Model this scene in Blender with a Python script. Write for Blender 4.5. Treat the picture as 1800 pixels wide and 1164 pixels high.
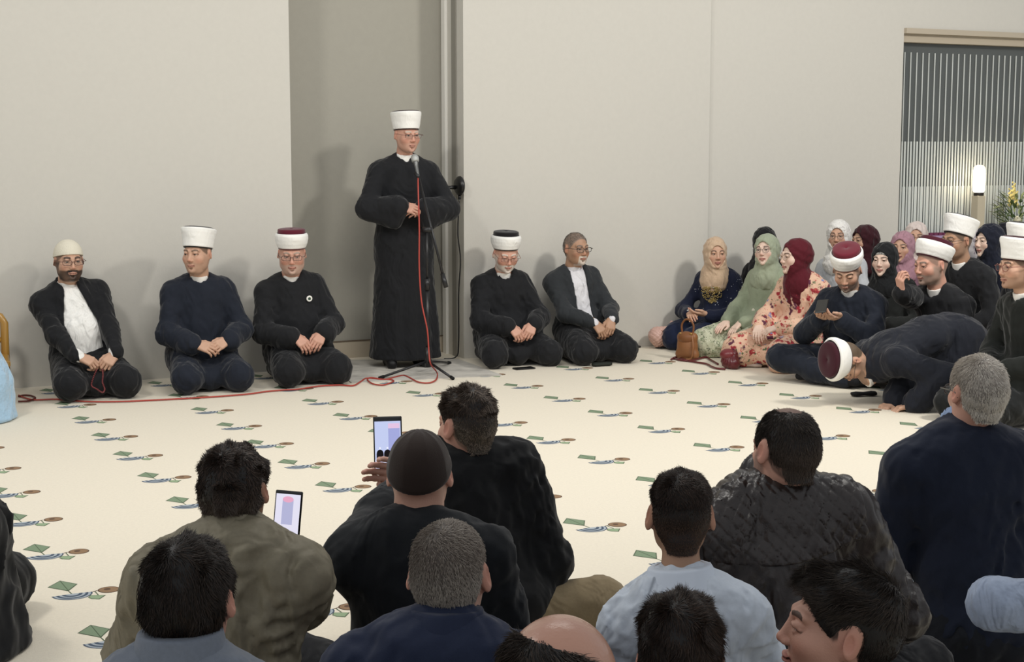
import bpy, math, random
import numpy as np
from mathutils import Vector, Matrix

for _o in list(bpy.data.objects):
    bpy.data.objects.remove(_o)
SC = bpy.context.scene
COL = SC.collection
R = math.radians

# ------------------------------------------------------------ camera
FPX = 2645.0
CAMH = 1.585
HOR = 259.6
PITCH = math.atan((582 - HOR) / FPX)
cam_d = bpy.data.cameras.new('camera')
cam = bpy.data.objects.new('camera', cam_d)
COL.objects.link(cam)
cam_d.sensor_width = 36
cam_d.lens = FPX / 1800 * 36
cam_d.clip_start = 0.05
cam.location = (0, 0, CAMH)
cam.rotation_euler = (math.pi / 2 - PITCH, 0, 0)
SC.camera = cam

# ------------------------------------------------------------ world, lights, exposure
w = bpy.data.worlds.new('world')
SC.world = w
w.use_nodes = True
w.node_tree.nodes['Background'].inputs[0].default_value = (0.93, 0.96, 1.0, 1)
w.node_tree.nodes['Background'].inputs[1].default_value = 0.50
SC.view_settings.view_transform = 'Standard'
SC.view_settings.look = 'None'
SC.view_settings.gamma = 1
SC.view_settings.use_curve_mapping = False
SC.view_settings.exposure = 0.0
SC.cycles.use_denoising = True
SC.cycles.max_bounces = 6
SC.cycles.sample_clamp_indirect = 6


def area(name, loc, target, size, power, color=(1, 0.965, 0.90)):
    l = bpy.data.lights.new(name, 'AREA')
    l.shape = 'RECTANGLE'
    l.size, l.size_y = size
    l.energy = power
    l.color = color
    o = bpy.data.objects.new(name, l)
    COL.objects.link(o)
    o.location = loc
    o.rotation_euler = (Vector(target) - Vector(loc)).to_track_quat('-Z', 'Y').to_euler()
    return o


area('ceiling_light_left', (-3.4, 5.0, 4.6), (-1.6, 9.6, 0.6), (0.7, 0.7), 96)
area('ceiling_light_right', (4.6, 7.0, 4.6), (3.6, 12.0, 0.8), (0.7, 0.7), 205)
area('ceiling_light_middle', (0.4, 6.2, 4.6), (0.3, 9.0, 0.0), (2.4, 1.6), 105)


def W3(px, py, d):
    x = (px - 900) / FPX
    y = (582 - py) / FPX
    ry = math.cos(PITCH) + y * math.sin(PITCH)
    rz = -math.sin(PITCH) + y * math.cos(PITCH)
    t = d / ry
    return Vector((x * t, d, CAMH + rz * t))


def G3(px, py, z=0.0):
    y = (582 - py) / FPX
    ry = math.cos(PITCH) + y * math.sin(PITCH)
    rz = -math.sin(PITCH) + y * math.cos(PITCH)
    t = (z - CAMH) / rz
    return Vector(((px - 900) / FPX * t, ry * t, z))


# ------------------------------------------------------------ colour and materials
def lin(h):
    h = h.lstrip('#')
    c = [int(h[i:i + 2], 16) / 255 for i in (0, 2, 4)]
    return tuple(x / 12.92 if x <= 0.04045 else ((x + 0.055) / 1.055) ** 2.4 for x in c)


_mats = {}


def mat(name, color='#888888', rough=0.6, bump=0.0, scale=40.0, metal=0.0, spec=0.3, attr=False, emit=None, estr=1.0,
        fold=0.0, fscale=6.0, sheen=0.0, vary=0.0, alpha=None, trans=0.0, coat=0.0):
    if name in _mats:
        return _mats[name]
    m = bpy.data.materials.new(name)
    m.use_nodes = True
    nt = m.node_tree
    b = nt.nodes['Principled BSDF']
    c = lin(color) if isinstance(color, str) else color
    b.inputs['Base Color'].default_value = (*c, 1)
    b.inputs['Roughness'].default_value = rough
    b.inputs['Metallic'].default_value = metal
    b.inputs['Specular IOR Level'].default_value = spec
    b.inputs['Coat Weight'].default_value = coat
    b.inputs['Transmission Weight'].default_value = trans
    if sheen:
        b.inputs['Sheen Weight'].default_value = sheen
        b.inputs['Sheen Roughness'].default_value = 0.4
    if emit is not None:
        b.inputs['Emission Color'].default_value = (*lin(emit), 1)
        b.inputs['Emission Strength'].default_value = estr
    tc = nt.nodes.new('ShaderNodeTexCoord')
    src = None
    if attr:
        a = nt.nodes.new('ShaderNodeAttribute')
        a.attribute_name = 'Col'
        src = a.outputs['Color']
    if vary:
        n = nt.nodes.new('ShaderNodeTexNoise')
        n.inputs['Scale'].default_value = scale * 0.3
        n.inputs['Detail'].default_value = 4
        nt.links.new(tc.outputs['Object'], n.inputs['Vector'])
        mr = nt.nodes.new('ShaderNodeMapRange')
        mr.inputs[1].default_value = 0.3
        mr.inputs[2].default_value = 0.7
        mr.inputs[3].default_value = 1 - vary
        mr.inputs[4].default_value = 1 + vary
        nt.links.new(n.outputs[0], mr.inputs[0])
        mx = nt.nodes.new('ShaderNodeVectorMath')
        mx.operation = 'SCALE'
        if src:
            nt.links.new(src, mx.inputs[0])
        else:
            mx.inputs[0].default_value = c
        nt.links.new(mr.outputs[0], mx.inputs['Scale'])
        src = mx.outputs[0]
    if src:
        nt.links.new(src, b.inputs['Base Color'])
    prev = None
    if fold:
        n = nt.nodes.new('ShaderNodeTexNoise')
        n.inputs['Scale'].default_value = fscale
        n.inputs['Detail'].default_value = 2
        n.inputs['Roughness'].default_value = 0.5
        n.inputs['Distortion'].default_value = 1.6
        mp = nt.nodes.new('ShaderNodeMapping')
        mp.inputs['Scale'].default_value = (0.7, 0.7, 0.38)
        mp.inputs['Rotation'].default_value = (0.3, 0.5, 0.2)
        nt.links.new(tc.outputs['Object'], mp.inputs[0])
        nt.links.new(mp.outputs[0], n.inputs['Vector'])
        bp = nt.nodes.new('ShaderNodeBump')
        bp.inputs['Strength'].default_value = 1
        bp.inputs['Distance'].default_value = fold * 3.0
        nt.links.new(n.outputs[0], bp.inputs['Height'])
        prev = bp.outputs[0]
    if bump:
        n = nt.nodes.new('ShaderNodeTexNoise')
        n.inputs['Scale'].default_value = scale
        n.inputs['Detail'].default_value = 3
        nt.links.new(tc.outputs['Object'], n.inputs['Vector'])
        bp = nt.nodes.new('ShaderNodeBump')
        bp.inputs['Strength'].default_value = 1
        bp.inputs['Distance'].default_value = bump
        nt.links.new(n.outputs[0], bp.inputs['Height'])
        if prev:
            nt.links.new(prev, bp.inputs['Normal'])
        prev = bp.outputs[0]
    if prev:
        nt.links.new(prev, b.inputs['Normal'])
    if alpha is not None:
        b.inputs['Alpha'].default_value = alpha
    _mats[name] = m
    return m


# ------------------------------------------------------------ objects
def link(name, data, parent=None, label=None, cat=None, group=None, kind=None):
    o = bpy.data.objects.new(name, data)
    COL.objects.link(o)
    if parent is not None:
        o.parent = parent
    if label:
        o['label'] = label
    if cat:
        o['category'] = cat
    if group:
        o['group'] = group
    if kind:
        o['kind'] = kind
    return o


def mk(name, verts, faces, m=None, parent=None, cols=None, smooth=True, mats=None, midx=None, **kw):
    me = bpy.data.meshes.new(name)
    verts = np.asarray(verts, dtype=np.float32).reshape(-1, 3)
    if isinstance(faces, np.ndarray):
        n, k = faces.shape
        me.vertices.add(len(verts))
        me.vertices.foreach_set('co', verts.ravel())
        me.loops.add(n * k)
        me.loops.foreach_set('vertex_index', faces.astype(np.int32).ravel())
        me.polygons.add(n)
        me.polygons.foreach_set('loop_start', np.arange(0, n * k, k, dtype=np.int32))
        me.update(calc_edges=True)
    else:
        me.from_pydata(verts.tolist(), [], faces)
    if smooth:
        me.polygons.foreach_set('use_smooth', np.ones(len(me.polygons), dtype=bool))
    if cols is not None:
        a = me.color_attributes.new('Col', 'FLOAT_COLOR', 'POINT')
        c4 = np.ones((len(verts), 4), dtype=np.float32)
        c4[:, :3] = cols
        a.data.foreach_set('color', c4.ravel())
    for mm in (mats or ([m] if m else [])):
        me.materials.append(mm)
    if midx is not None:
        me.polygons.foreach_set('material_index', np.asarray(midx, dtype=np.int32))
    me.update()
    return link(name, me, parent, **kw)


class PM:
    """plain polygon collector: boxes, prisms, tubes, lathes -> one mesh"""

    def __init__(s):
        s.v, s.f, s.m = [], [], []

    def add(s, v, f, mi=0):
        b = len(s.v)
        s.v += [tuple(p) for p in v]
        s.f += [tuple(i + b for i in q) for q in f]
        s.m += [mi] * len(f)

    def box(s, c, h, M=None, mi=0, bev=0.0):
        c = Vector(c)
        if bev > 0:
            bev = min(bev, 0.49 * min(h) * 2)
            v = []
            f = []
            prof = []
            hx, hy, hz = h
            for z, ins in ((-hz, bev), (-hz + bev, 0), (hz - bev, 0), (hz, bev)):
                ring = []
                ax, ay = hx - ins, hy - ins
                cr = bev * 0.7
                for sx, sy, o in ((1, 1, 0), (-1, 1, 1), (-1, -1, 2), (1, -1, 3)):
                    p1, p2 = (sx * ax, sy * (ay - cr)), (sx * (ax - cr), sy * ay)
                    ring += [p1, p2] if o in (0, 2) else [p2, p1]
                prof.append([(x, y, z) for x, y in ring])
            n = 8
            for r_ in prof:
                v += r_
            for k in range(3):
                for i in range(n):
                    j = (i + 1) % n
                    f.append((k * n + i, k * n + j, (k + 1) * n + j, (k + 1) * n + i))
            f.append(tuple(range(n - 1, -1, -1)))
            f.append(tuple(range(3 * n, 4 * n)))
            v = [Vector(p) for p in v]
        else:
            v = [Vector((sx * h[0], sy * h[1], sz * h[2])) for sz in (-1, 1) for sx, sy in ((-1, -1), (1, -1), (1, 1), (-1, 1))]
            f = [(3, 2, 1, 0), (4, 5, 6, 7), (0, 1, 5, 4), (1, 2, 6, 5), (2, 3, 7, 6), (3, 0, 4, 7)]
        if M is not None:
            v = [M @ p for p in v]
        s.add([p + c for p in v], f, mi)
        return s

    def tube(s, pts, r, n=8, mi=0, closed=False):
        pts = [Vector(p) for p in pts]
        rr = r if isinstance(r, (list, tuple)) else [r] * len(pts)
        v, f = [], []
        N = len(pts)
        ref = None
        for i, p in enumerate(pts):
            if closed:
                t = (pts[(i + 1) % N] - pts[i - 1]).normalized()
            else:
                t = (pts[min(i + 1, N - 1)] - pts[max(i - 1, 0)]).normalized()
            if ref is None:
                ref = Vector((0, 0, 1)) if abs(t.z) < 0.9 else Vector((1, 0, 0))
            a = (ref - t * ref.dot(t))
            a = a.normalized() if a.length > 1e-6 else t.orthogonal().normalized()
            ref = a
            b = t.cross(a)
            for k in range(n):
                an = 2 * math.pi * k / n
                v.append(p + (a * math.cos(an) + b * math.sin(an)) * rr[i])
        M_ = N if closed else N - 1
        for i in range(M_):
            for k in range(n):
                j = (i + 1) % N
                f.append((i * n + k, i * n + (k + 1) % n, j * n + (k + 1) % n, j * n + k))
        if not closed:
            f.append(tuple(range(n - 1, -1, -1)))
            f.append(tuple((N - 1) * n + k for k in range(n)))
        s.add(v, f, mi)
        return s

    def lathe(s, prof, n=32, c=(0, 0, 0), sx=1.0, sy=1.0, M=None, mi=0, cap=True, wob=None):
        v, f = [], []
        for r_, z in prof:
            for k in range(n):
                an = 2 * math.pi * k / n
                rr = r_ * (1 + (wob(an, z) if wob else 0))
                p = Vector((math.cos(an) * rr * sx, math.sin(an) * rr * sy, z))
                v.append((M @ p if M is not None else p) + Vector(c))
        for i in range(len(prof) - 1):
            for k in range(n):
                j = (k + 1) % n
                f.append((i * n + k, i * n + j, (i + 1) * n + j, (i + 1) * n + k))
        if cap:
            f.append(tuple(range(n - 1, -1, -1)))
            f.append(tuple((len(prof) - 1) * n + k for k in range(n)))
        s.add(v, f, mi)
        return s

    def prism(s, poly, z0, z1, M=None, mi=0):
        n = len(poly)
        v = [Vector((x, y, z0)) for x, y in poly] + [Vector((x, y, z1)) for x, y in poly]
        if M is not None:
            v = [M @ p for p in v]
        f = [tuple(range(n - 1, -1, -1)), tuple(range(n, 2 * n))]
        f += [(i, (i + 1) % n, n + (i + 1) % n, n + i) for i in range(n)]
        s.add(v, f, mi)
        return s

    def build(s, name, m=None, parent=None, smooth=False, mats=None, M=None, **kw):
        v = s.v if M is None else [M @ Vector(p) for p in s.v]
        return mk(name, [tuple(p) for p in v], s.f, m, parent, smooth=smooth, mats=mats, midx=s.m if mats else None, **kw)


def autosmooth(o, deg=35):
    me = o.data
    me.polygons.foreach_set('use_smooth', np.ones(len(me.polygons), dtype=bool))
    try:
        me.set_sharp_from_angle(angle=R(deg))
    except Exception:
        pass
    return o


# ------------------------------------------------------------ distance fields -> one continuous skin (surface nets)
def snet(D, org, vox):
    ins = D < 0
    c = np.zeros(tuple(n - 1 for n in D.shape), dtype=np.int8)
    offs = [(i, j, k) for i in (0, 1) for j in (0, 1) for k in (0, 1)]
    sl = lambda a, o: a[o[0]:a.shape[0] - 1 + o[0], o[1]:a.shape[1] - 1 + o[1], o[2]:a.shape[2] - 1 + o[2]]
    for o in offs:
        c += sl(ins, o)
    act = (c > 0) & (c < 8)
    ai = np.argwhere(act)
    idx = -np.ones(c.shape, dtype=np.int64)
    idx[act] = np.arange(len(ai))
    val = {o: D[ai[:, 0] + o[0], ai[:, 1] + o[1], ai[:, 2] + o[2]] for o in offs}
    sm = np.zeros((len(ai), 3))
    cn = np.zeros(len(ai))
    for o in offs:
        for ax in range(3):
            if o[ax]:
                continue
            q = list(o)
            q[ax] = 1
            q = tuple(q)
            a, b = val[o], val[q]
            mm = (a < 0) != (b < 0)
            den = np.where(mm, a - b, 1)
            t = np.where(mm, a / den, 0)
            for x in range(3):
                sm[:, x] += np.where(mm, o[x] + (t if x == ax else 0), 0)
            cn += mm
    v = (ai + sm / cn[:, None]) * vox + np.asarray(org)
    fs = []
    for ax in range(3):
        u, w_ = (ax + 1) % 3, (ax + 2) % 3
        s0 = [slice(1, -1)] * 3
        s1 = [slice(1, -1)] * 3
        s0[ax] = slice(0, -1)
        s1[ax] = slice(1, None)
        a, b = ins[tuple(s0)], ins[tuple(s1)]
        for flip in (False, True):
            e = np.argwhere((a & ~b) if not flip else (~a & b))
            if len(e) == 0:
                continue
            e[:, u] += 1
            e[:, w_] += 1
            q = []
            for du, dw in ((-1, -1), (0, -1), (0, 0), (-1, 0)):
                g = e.copy()
                g[:, u] += du
                g[:, w_] += dw
                q.append(idx[g[:, 0], g[:, 1], g[:, 2]])
            q = np.stack(q, 1)
            fs.append(q[:, ::-1] if flip else q)
    f = np.concatenate(fs) if fs else np.zeros((0, 4), dtype=np.int64)
    return v, f[(f >= 0).all(1)]


def _smin(a, b, k):
    h = np.maximum(k - np.abs(a - b), 0) / k
    return np.minimum(a, b) - h * h * k * 0.25


def noise3(x, y, z, s=0):
    """cheap smooth noise, about -1..1"""
    a = np.sin(x * 1.0 + 1.7 * np.sin(y * 0.9 + s) + s) + np.sin(y * 1.13 + 1.5 * np.sin(z * 1.07 + 2 * s) + 1.3 + s)
    b = np.sin(z * 0.97 + 1.6 * np.sin(x * 1.21 + 3 * s) + 2.1 * s) + np.sin((x + y + z) * 0.8 + 2.2 * np.sin(x * 0.6 - z * 0.7))
    return (a + b) * 0.3


class Fld:
    def __init__(s):
        s.ops = []
        s.k = 0.02

    def cap(s, a, b, ra, rb=None, k=None, sub=False, sc=None):
        rb = ra if rb is None else rb
        a, b = np.array(a, float), np.array(b, float)
        r = max(ra, rb)
        if sc is None:
            ba = b - a
            L = max(ba @ ba, 1e-9)

            def fn(x, y, z):
                X, Y, Z = x - a[0], y - a[1], z - a[2]
                t = np.clip((X * ba[0] + Y * ba[1] + Z * ba[2]) / L, 0, 1)
                return np.sqrt((X - t * ba[0]) ** 2 + (Y - t * ba[1]) ** 2 + (Z - t * ba[2]) ** 2) - (ra + (rb - ra) * t)
            pad = r
        else:
            sc = np.array(sc, float)
            A, B = a * sc, b * sc
            ba = B - A
            L = max(ba @ ba, 1e-9)
            ms = sc.max()

            def fn(x, y, z):
                X, Y, Z = x * sc[0] - A[0], y * sc[1] - A[1], z * sc[2] - A[2]
                t = np.clip((X * ba[0] + Y * ba[1] + Z * ba[2]) / L, 0, 1)
                return (np.sqrt((X - t * ba[0]) ** 2 + (Y - t * ba[1]) ** 2 + (Z - t * ba[2]) ** 2) - (ra + (rb - ra) * t)) / ms
            pad = r / sc.min()
        s.ops.append((fn, np.minimum(a, b) - pad, np.maximum(a, b) + pad, k, sub))
        return s

    def ell(s, c, r, M=None, k=None, sub=False):
        c, r = np.array(c, float), np.array(r, float)
        Q = None if M is None else np.array(M, float)[:3, :3].T

        def fn(x, y, z):
            X, Y, Z = x - c[0], y - c[1], z - c[2]
            if Q is not None:
                X, Y, Z = (Q[0, 0] * X + Q[0, 1] * Y + Q[0, 2] * Z, Q[1, 0] * X + Q[1, 1] * Y + Q[1, 2] * Z, Q[2, 0] * X + Q[2, 1] * Y + Q[2, 2] * Z)
            k0 = np.sqrt((X / r[0]) ** 2 + (Y / r[1]) ** 2 + (Z / r[2]) ** 2)
            k1 = np.sqrt((X / r[0] ** 2) ** 2 + (Y / r[1] ** 2) ** 2 + (Z / r[2] ** 2) ** 2)
            return k0 * (k0 - 1) / np.maximum(k1, 1e-6)
        m = r if M is None else np.array([r.max()] * 3)
        s.ops.append((fn, c - m, c + m, k, sub))
        return s

    def path(s, pts, rr, k=None, sc=None):
        for i in range(len(pts) - 1):
            s.cap(pts[i], pts[i + 1], rr[i], rr[i + 1], k, sc=sc)
        return s

    def grid(s, vox, post=None, floor=None, pad=0.03, big=0.25, clip=None):
        lo = np.min([o[1] for o in s.ops if not o[4]], 0) - pad
        hi = np.max([o[2] for o in s.ops if not o[4]], 0) + pad
        if clip is not None:
            lo = np.maximum(lo, clip[0])
            hi = np.minimum(hi, clip[1])
        if floor is not None:
            lo[2] = max(lo[2], floor - 2.2 * vox)
        n = np.ceil((hi - lo) / vox).astype(int) + 1
        ax = [(lo[i] + vox * np.arange(n[i])).astype(np.float32) for i in range(3)]
        D = np.full(tuple(n), big, dtype=np.float32)
        for fn, a, b, k, sub in s.ops:
            k = s.k if k is None else k
            m = k + 3 * vox + 0.02
            i0 = np.clip(np.floor((a - m - lo) / vox).astype(int), 0, n)
            i1 = np.clip(np.ceil((b + m - lo) / vox).astype(int) + 1, 0, n)
            if (i1 <= i0).any():
                continue
            q = tuple(slice(i0[i], i1[i]) for i in range(3))
            d = fn(ax[0][q[0]][:, None, None], ax[1][q[1]][None, :, None], ax[2][q[2]][None, None, :])
            D[q] = -_smin(-D[q], d, k) if sub else _smin(D[q], d, k)
        if post is not None:
            D = post(D, ax[0][:, None, None], ax[1][None, :, None], ax[2][None, None, :]).astype(np.float32)
        if floor is not None:
            D = np.maximum(D, (floor - ax[2])[None, None, :])
        # close the border so every skin is watertight
        D[0], D[-1] = np.maximum(D[0], vox), np.maximum(D[-1], vox)
        D[:, 0], D[:, -1] = np.maximum(D[:, 0], vox), np.maximum(D[:, -1], vox)
        D[:, :, 0], D[:, :, -1] = np.maximum(D[:, :, 0], vox), np.maximum(D[:, :, -1], vox)
        return D, lo, ax

    def mesh(s, vox, **kw):
        D, lo, _ = s.grid(vox, **kw)
        return snet(D, lo, vox)


def join(parts):
    vs, fs, b = [], [], 0
    for v, f in parts:
        vs.append(v)
        fs.append(f + b)
        b += len(v)
    return np.concatenate(vs), np.concatenate(fs)


def xf(M, v):
    M = np.array(M)
    return v @ M[:3, :3].T + M[:3, 3]


def sstep(a, b, x):
    t = np.clip((x - a) / (b - a), 0, 1)
    return t * t * (3 - 2 * t)
# ------------------------------------------------------------ people
def V(*a):
    return Vector(a)


def rotz(a):
    return Matrix.Rotation(a, 4, 'Z')


SKIN = mat('skin', rough=0.48, spec=0.35, attr=True, bump=0.0006, scale=300)
SKINTONE = {'fair': lin('#d6b39d'), 'mid': lin('#c39c84'), 'tan': lin('#ab866d'), 'ruddy': lin('#c69783'), 'pale': lin('#dabfae')}
HLX = [-.13, -.088, -.072, -.045, -.02, 0.0, .02, .035, .07, .13]


def hair_h(y, style='short', ax=None):
    """height of the hairline at depth y of the head"""
    H = {'short': [.090, .078, .058, .022, .000, .012, -.010, -.050, -.085, -.09],
         'high': [.115, .104, .085, .040, .004, .014, -.008, -.050, -.085, -.09],
         'low': [.086, .070, .046, .010, -.016, .010, -.015, -.055, -.092, -.095]}[style]
    return np.interp(y, HLX, H)


def head_field(o):
    """o: dict of shape options; head frame: origin between the ears, looks to -Y"""
    g = o.get('female', False)
    F = Fld()
    jw = o.get('jaw', 1.0) * (0.9 if g else 1.0)
    fat = o.get('fat', 0.0)
    F.k = .03
    F.ell((0, .014, .030), (.0755, .095, .088))
    F.ell((0, .040, .000), (.062, .066, .062))
    F.ell((0, -.040, -.012), (.062, .050, .062))
    F.cap((0, -.048, -.02), (0, -.052, -.075), .048, .036 * jw)
    for s in (-1, 1):
        F.ell((s * .026, -.020, -.058), (.030 * jw + fat, .052, .040 + fat * .5), k=.04)
        F.cap((s * .050, .0, -.01), (s * .040 * jw, -.014, -.062), .020, .016 + fat, k=.035)
    if fat:
        F.ell((0, -.035, -.095), (.045 + fat, .04, .025 + fat))
    F.k = .018
    F.ell((0, -.082, -.092), (.020 * jw, .016, .017))
    for s in (-1, 1):
        F.ell((s * .041, -.060, -.022), (.022, .022, .020), k=.026)
        F.cap((s * .014, -.086, .030), (s * .044, -.072, .030), .010, .009, k=.014)
    F.k = .012
    for s in (-1, 1):
        F.ell((s * .031, -.0985, .008), (.0165, .0135, .0105), k=.010, sub=True)
    F.cap((0, -.089, .020), (0, -.107, -.022), .0060, .0092, k=.014)
    F.ell((0, -.1085, -.026), (.0105, .0095, .0085), k=.008)
    for s in (-1, 1):
        F.ell((s * .0115, -.100, -.030), (.0078, .0100, .0068), k=.006)
    # lips
    F.ell((0, -.0965, -.057), (.020, .0085, .0048), k=.005)
    F.ell((0, -.0955, -.0665), (.017, .0090, .0055), k=.005)
    F.cap((-.023, -.093, -.0615), (.023, -.093, -.0615), .0022, k=.004, sub=True)
    F.cap((0, -.093, -.079), (0, -.089, -.079), .006, k=.012, sub=True)
    # eyelids
    for s in (-1, 1):
        F.path([(s * .019, -.0855, .006), (s * .026, -.0915, .0150 - .004 * o.get('lid', 0)), (s * .036, -.0900, .0150 - .004 * o.get('lid', 0)), (s * .045, -.0800, .006)], [.0026, .0046, .0046, .0026], k=.004)
        F.path([(s * .019, -.0855, .005), (s * .030, -.0890, -.0030), (s * .045, -.0800, .005)], [.0024, .0034, .0024], k=.004)
    # ears
    lz = .0205 - .0092 * o.get('lid', 0)
    for s in (-1, 1):
        F.ell((s * .0315, -.0785, lz), (.0150, .0128, .0086), k=.004)
    es = o.get('ear', 1.0)
    for s in (() if g else (-1, 1)):
        M = Matrix.Rotation(s * R(24), 3, 'Z') @ Matrix.Rotation(s * R(-8), 3, 'Y') @ Matrix.Rotation(R(-12), 3, 'X')
        F.ell((s * (.0775 + .003 * es), .014, .002), (.0075, .018 * es, .031 * es), M, k=.006)
        F.ell((s * (.0865 + .003 * es), .008, .004), (.0060, .0105 * es, .018 * es), M, k=.004, sub=True)
        F.ell((s * .0745, .006, -.022), (.006, .009, .011), k=.008)
    return F


def skin_colors(v, o):
    """albedo of the head skin: lips, brows, beard, stubble, cheeks; v in head frame"""
    base = np.array(SKINTONE[o.get('tone', 'mid')])
    n = noise3(v[:, 0] * 55, v[:, 1] * 55, v[:, 2] * 55, 1.0)[:, None]
    c = base[None] * (1 + .05 * n)
    x, y, z = v[:, 0], v[:, 1], v[:, 2]
    red = lin('#c4705c')

    def mix(c, col, a):
        a = np.clip(a, 0, 1)[:, None]
        return c * (1 - a) + np.array(col)[None] * a
    g = lambda cx, cy, cz, rx, ry, rz: np.exp(-((((np.abs(x) if cx else x) - cx) / rx) ** 2 + ((y - cy) / ry) ** 2 + ((z - cz) / rz) ** 2))
    c = mix(c, red, .35 * g(.045, -.07, -.03, .02, .03, .02) + .4 * g(0, -.115, -.03, .015, .02, .014) + .35 * g(.085, .01, 0, .012, .03, .04))
    lip = lin(o.get('lip', '#a8766a'))
    lm = (y < -.085) & (np.abs(z + .0615) < .0115 - .25 * np.abs(x)) & (np.abs(x) < .026)
    c = mix(c, lip, lm * (.85 if o.get('female') else .6))
    c = mix(c, lin('#6a3028'), ((y < -.085) & (np.abs(z + .0615) < .0022) & (np.abs(x) < .024)) * .8)
    hc = lin(o.get('hair', '#3a2c22'))
    bc = lin(o.get('brow', o.get('hair', '#3a2c22')))
    bz = .0285 + .004 * np.sin((np.abs(x) - .012) / .036 * 3.0)
    bm = (y < -.06) & (np.abs(x) > .012) & (np.abs(x) < .050) & (np.abs(z - bz) < (.0055 - .03 * np.abs(np.abs(x) - .026)) * o.get('brow_w', 1.0))
    c = mix(c, bc, bm * .85)
    # dark lash line, and socket shading painted over naturally darker eye skin
    ex = np.abs(x) - .032
    lzc = .0110 - .0060 * o.get('lid', 0)
    c = mix(c, lin('#33211b'), .85 * np.exp(-((np.abs(z - (lzc - 16 * ex ** 2)) / .0024) ** 2)) * (np.abs(ex) < .0165) * (y < -.07))
    c = mix(c, lin('#8a5a48'), .30 * np.exp(-((ex / .020) ** 2 + ((z - .006) / .011) ** 2)) * (y < -.06))
    bd = o.get('beard')
    if bd:
        col, amt, ext = lin(bd[0]), bd[1], bd[2]
        # ext 1 = full beard, 0.5 = goatee
        jaw = sstep(-.040, -.052, z) * sstep(.030, .0, y) * (np.abs(x) < .068)
        side = sstep(.045, .055, np.abs(x)) * sstep(.02, -.01, z) * sstep(.012, -.004, y) * sstep(-.055, -.035, y)
        mous = (y < -.085) * (np.abs(z + .0475) < .0055) * (np.abs(x) < .030)
        m = np.maximum(jaw if ext > .7 else jaw * sstep(.034, .026, np.abs(x)), mous * 1.0)
        if ext > .7:
            m = np.maximum(m, side)
        m = np.maximum(m, (np.abs(x) > .022) * (np.abs(x) < .034) * (y < -.07) * (z < -.045) * 1.0)
        m = m * (~lm) * sstep(-.125, -.105, z)
        if ext < .9:
            m = m * (1 - (np.abs(z + .078) < .004) * (np.abs(x) < .012) * .5)
        c = mix(c, col, m * amt * (1 + .18 * n[:, 0]))
    hm = o.get('scalp')
    if hm:
        col, amt = lin(hm[0]), hm[1]
        hh = hair_h(y, o.get('line', 'short'))
        m = sstep(-.004, .008, z - hh) * (np.abs(x) < .083 + 0 * y)
        ear = (np.abs(x) > .074) & (y > -.012) & (y < .034) & (z < .036) & (z > -.04)
        c = mix(c, col, m * amt * (~ear))
    return c


def eye_part(root, Mh, s, hs, look=(0, 0), iris='#3b2c22', lidded=0.0):
    v, f, cols = [], [], []
    n, m_ = 20, 12
    ic, pc, wc = lin(iris), lin('#0b0908'), lin('#c8beb4')
    for i in range(m_ + 1):
        th = math.pi * i / m_
        for k in range(n):
            a = 2 * math.pi * k / n
            v.append((math.sin(th) * math.cos(a), -math.cos(th), math.sin(th) * math.sin(a)))
            cols.append(pc if th < .30 else ic if th < .64 else wc)
    for i in range(m_):
        for k in range(n):
            f.append((i * n + k, i * n + (k + 1) % n, (i + 1) * n + (k + 1) % n, (i + 1) * n + k))
    L = Matrix.Rotation(look[0], 4, 'Z') @ Matrix.Rotation(look[1] + lidded, 4, 'X')
    M = Mh @ Matrix.Translation((s * .0315, -.0780, .0065)) @ L @ Matrix.Scale(.0112, 4)
    mk('eye', xf(M, np.array(v)), f, mat('eye', attr=True, rough=.12, spec=.6), root, cols=np.array(cols))


def hand_mesh(side, curl=.35, thumb=.3, spread=1.0, vox=.0032):
    F = Fld()
    F.k = .012
    F.cap((-.003, -.022, 0), (0, .012, 0), .025, .024, sc=(1, 1, 1.35))
    xs = (-.030, -.011, .009, .028)
    ln = (.92, 1.0, .94, .76)
    for i, x in enumerate(xs):
        F.cap((x * .55, .010, 0), (x, .082 - abs(i - 1) * .004, .001), .0145, .0115, k=.014)
    for i, x in enumerate(xs):
        p = np.array((x, .084 - abs(i - 1) * .005, .001))
        a = curl * R(62) * (1 + .12 * i)
        ang = -a * .75
        fan = (x / .03) * .10 * spread
        r = .0096 if i < 3 else .0084
        for j, L in enumerate((.043, .027, .021)):
            L *= ln[i]
            q = p + L * np.array((math.sin(fan) * math.cos(ang), math.cos(fan) * math.cos(ang), math.sin(ang)))
            F.cap(p, q, r, r * .9, k=.004)
            p, r = q, r * .9
            ang -= a * (1.0 if j == 0 else .8)
    t0 = np.array((-.020, .012, -.004))
    t1 = np.array((-.046, .045, -.012 - .01 * thumb))
    t2 = t1 + np.array((-.010 + .018 * thumb, .031, -.010 * thumb))
    t3 = t2 + np.array((-.002 + .018 * thumb, .024, -.008 * thumb))
    F.cap(t0, t1, .0165, .0125, k=.016)
    F.cap(t1, t2, .0120, .0102, k=.004)
    F.cap(t2, t3, .0102, .0082, k=.004)
    v, f = F.mesh(vox)
    if side < 0:      # the person's left hand is the mirror image
        v = v * np.array([-1, 1, 1])
        f = f[:, ::-1]
    return v, f


def hand_matrix(w_, d, palm):
    Y = Vector(d).normalized()
    Z = -Vector(palm)
    Z = (Z - Y * Z.dot(Y)).normalized()
    X = Y.cross(Z)
    M = Matrix((X, Y, Z)).transposed().to_4x4()
    M.translation = Vector(w_)
    return M


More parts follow.
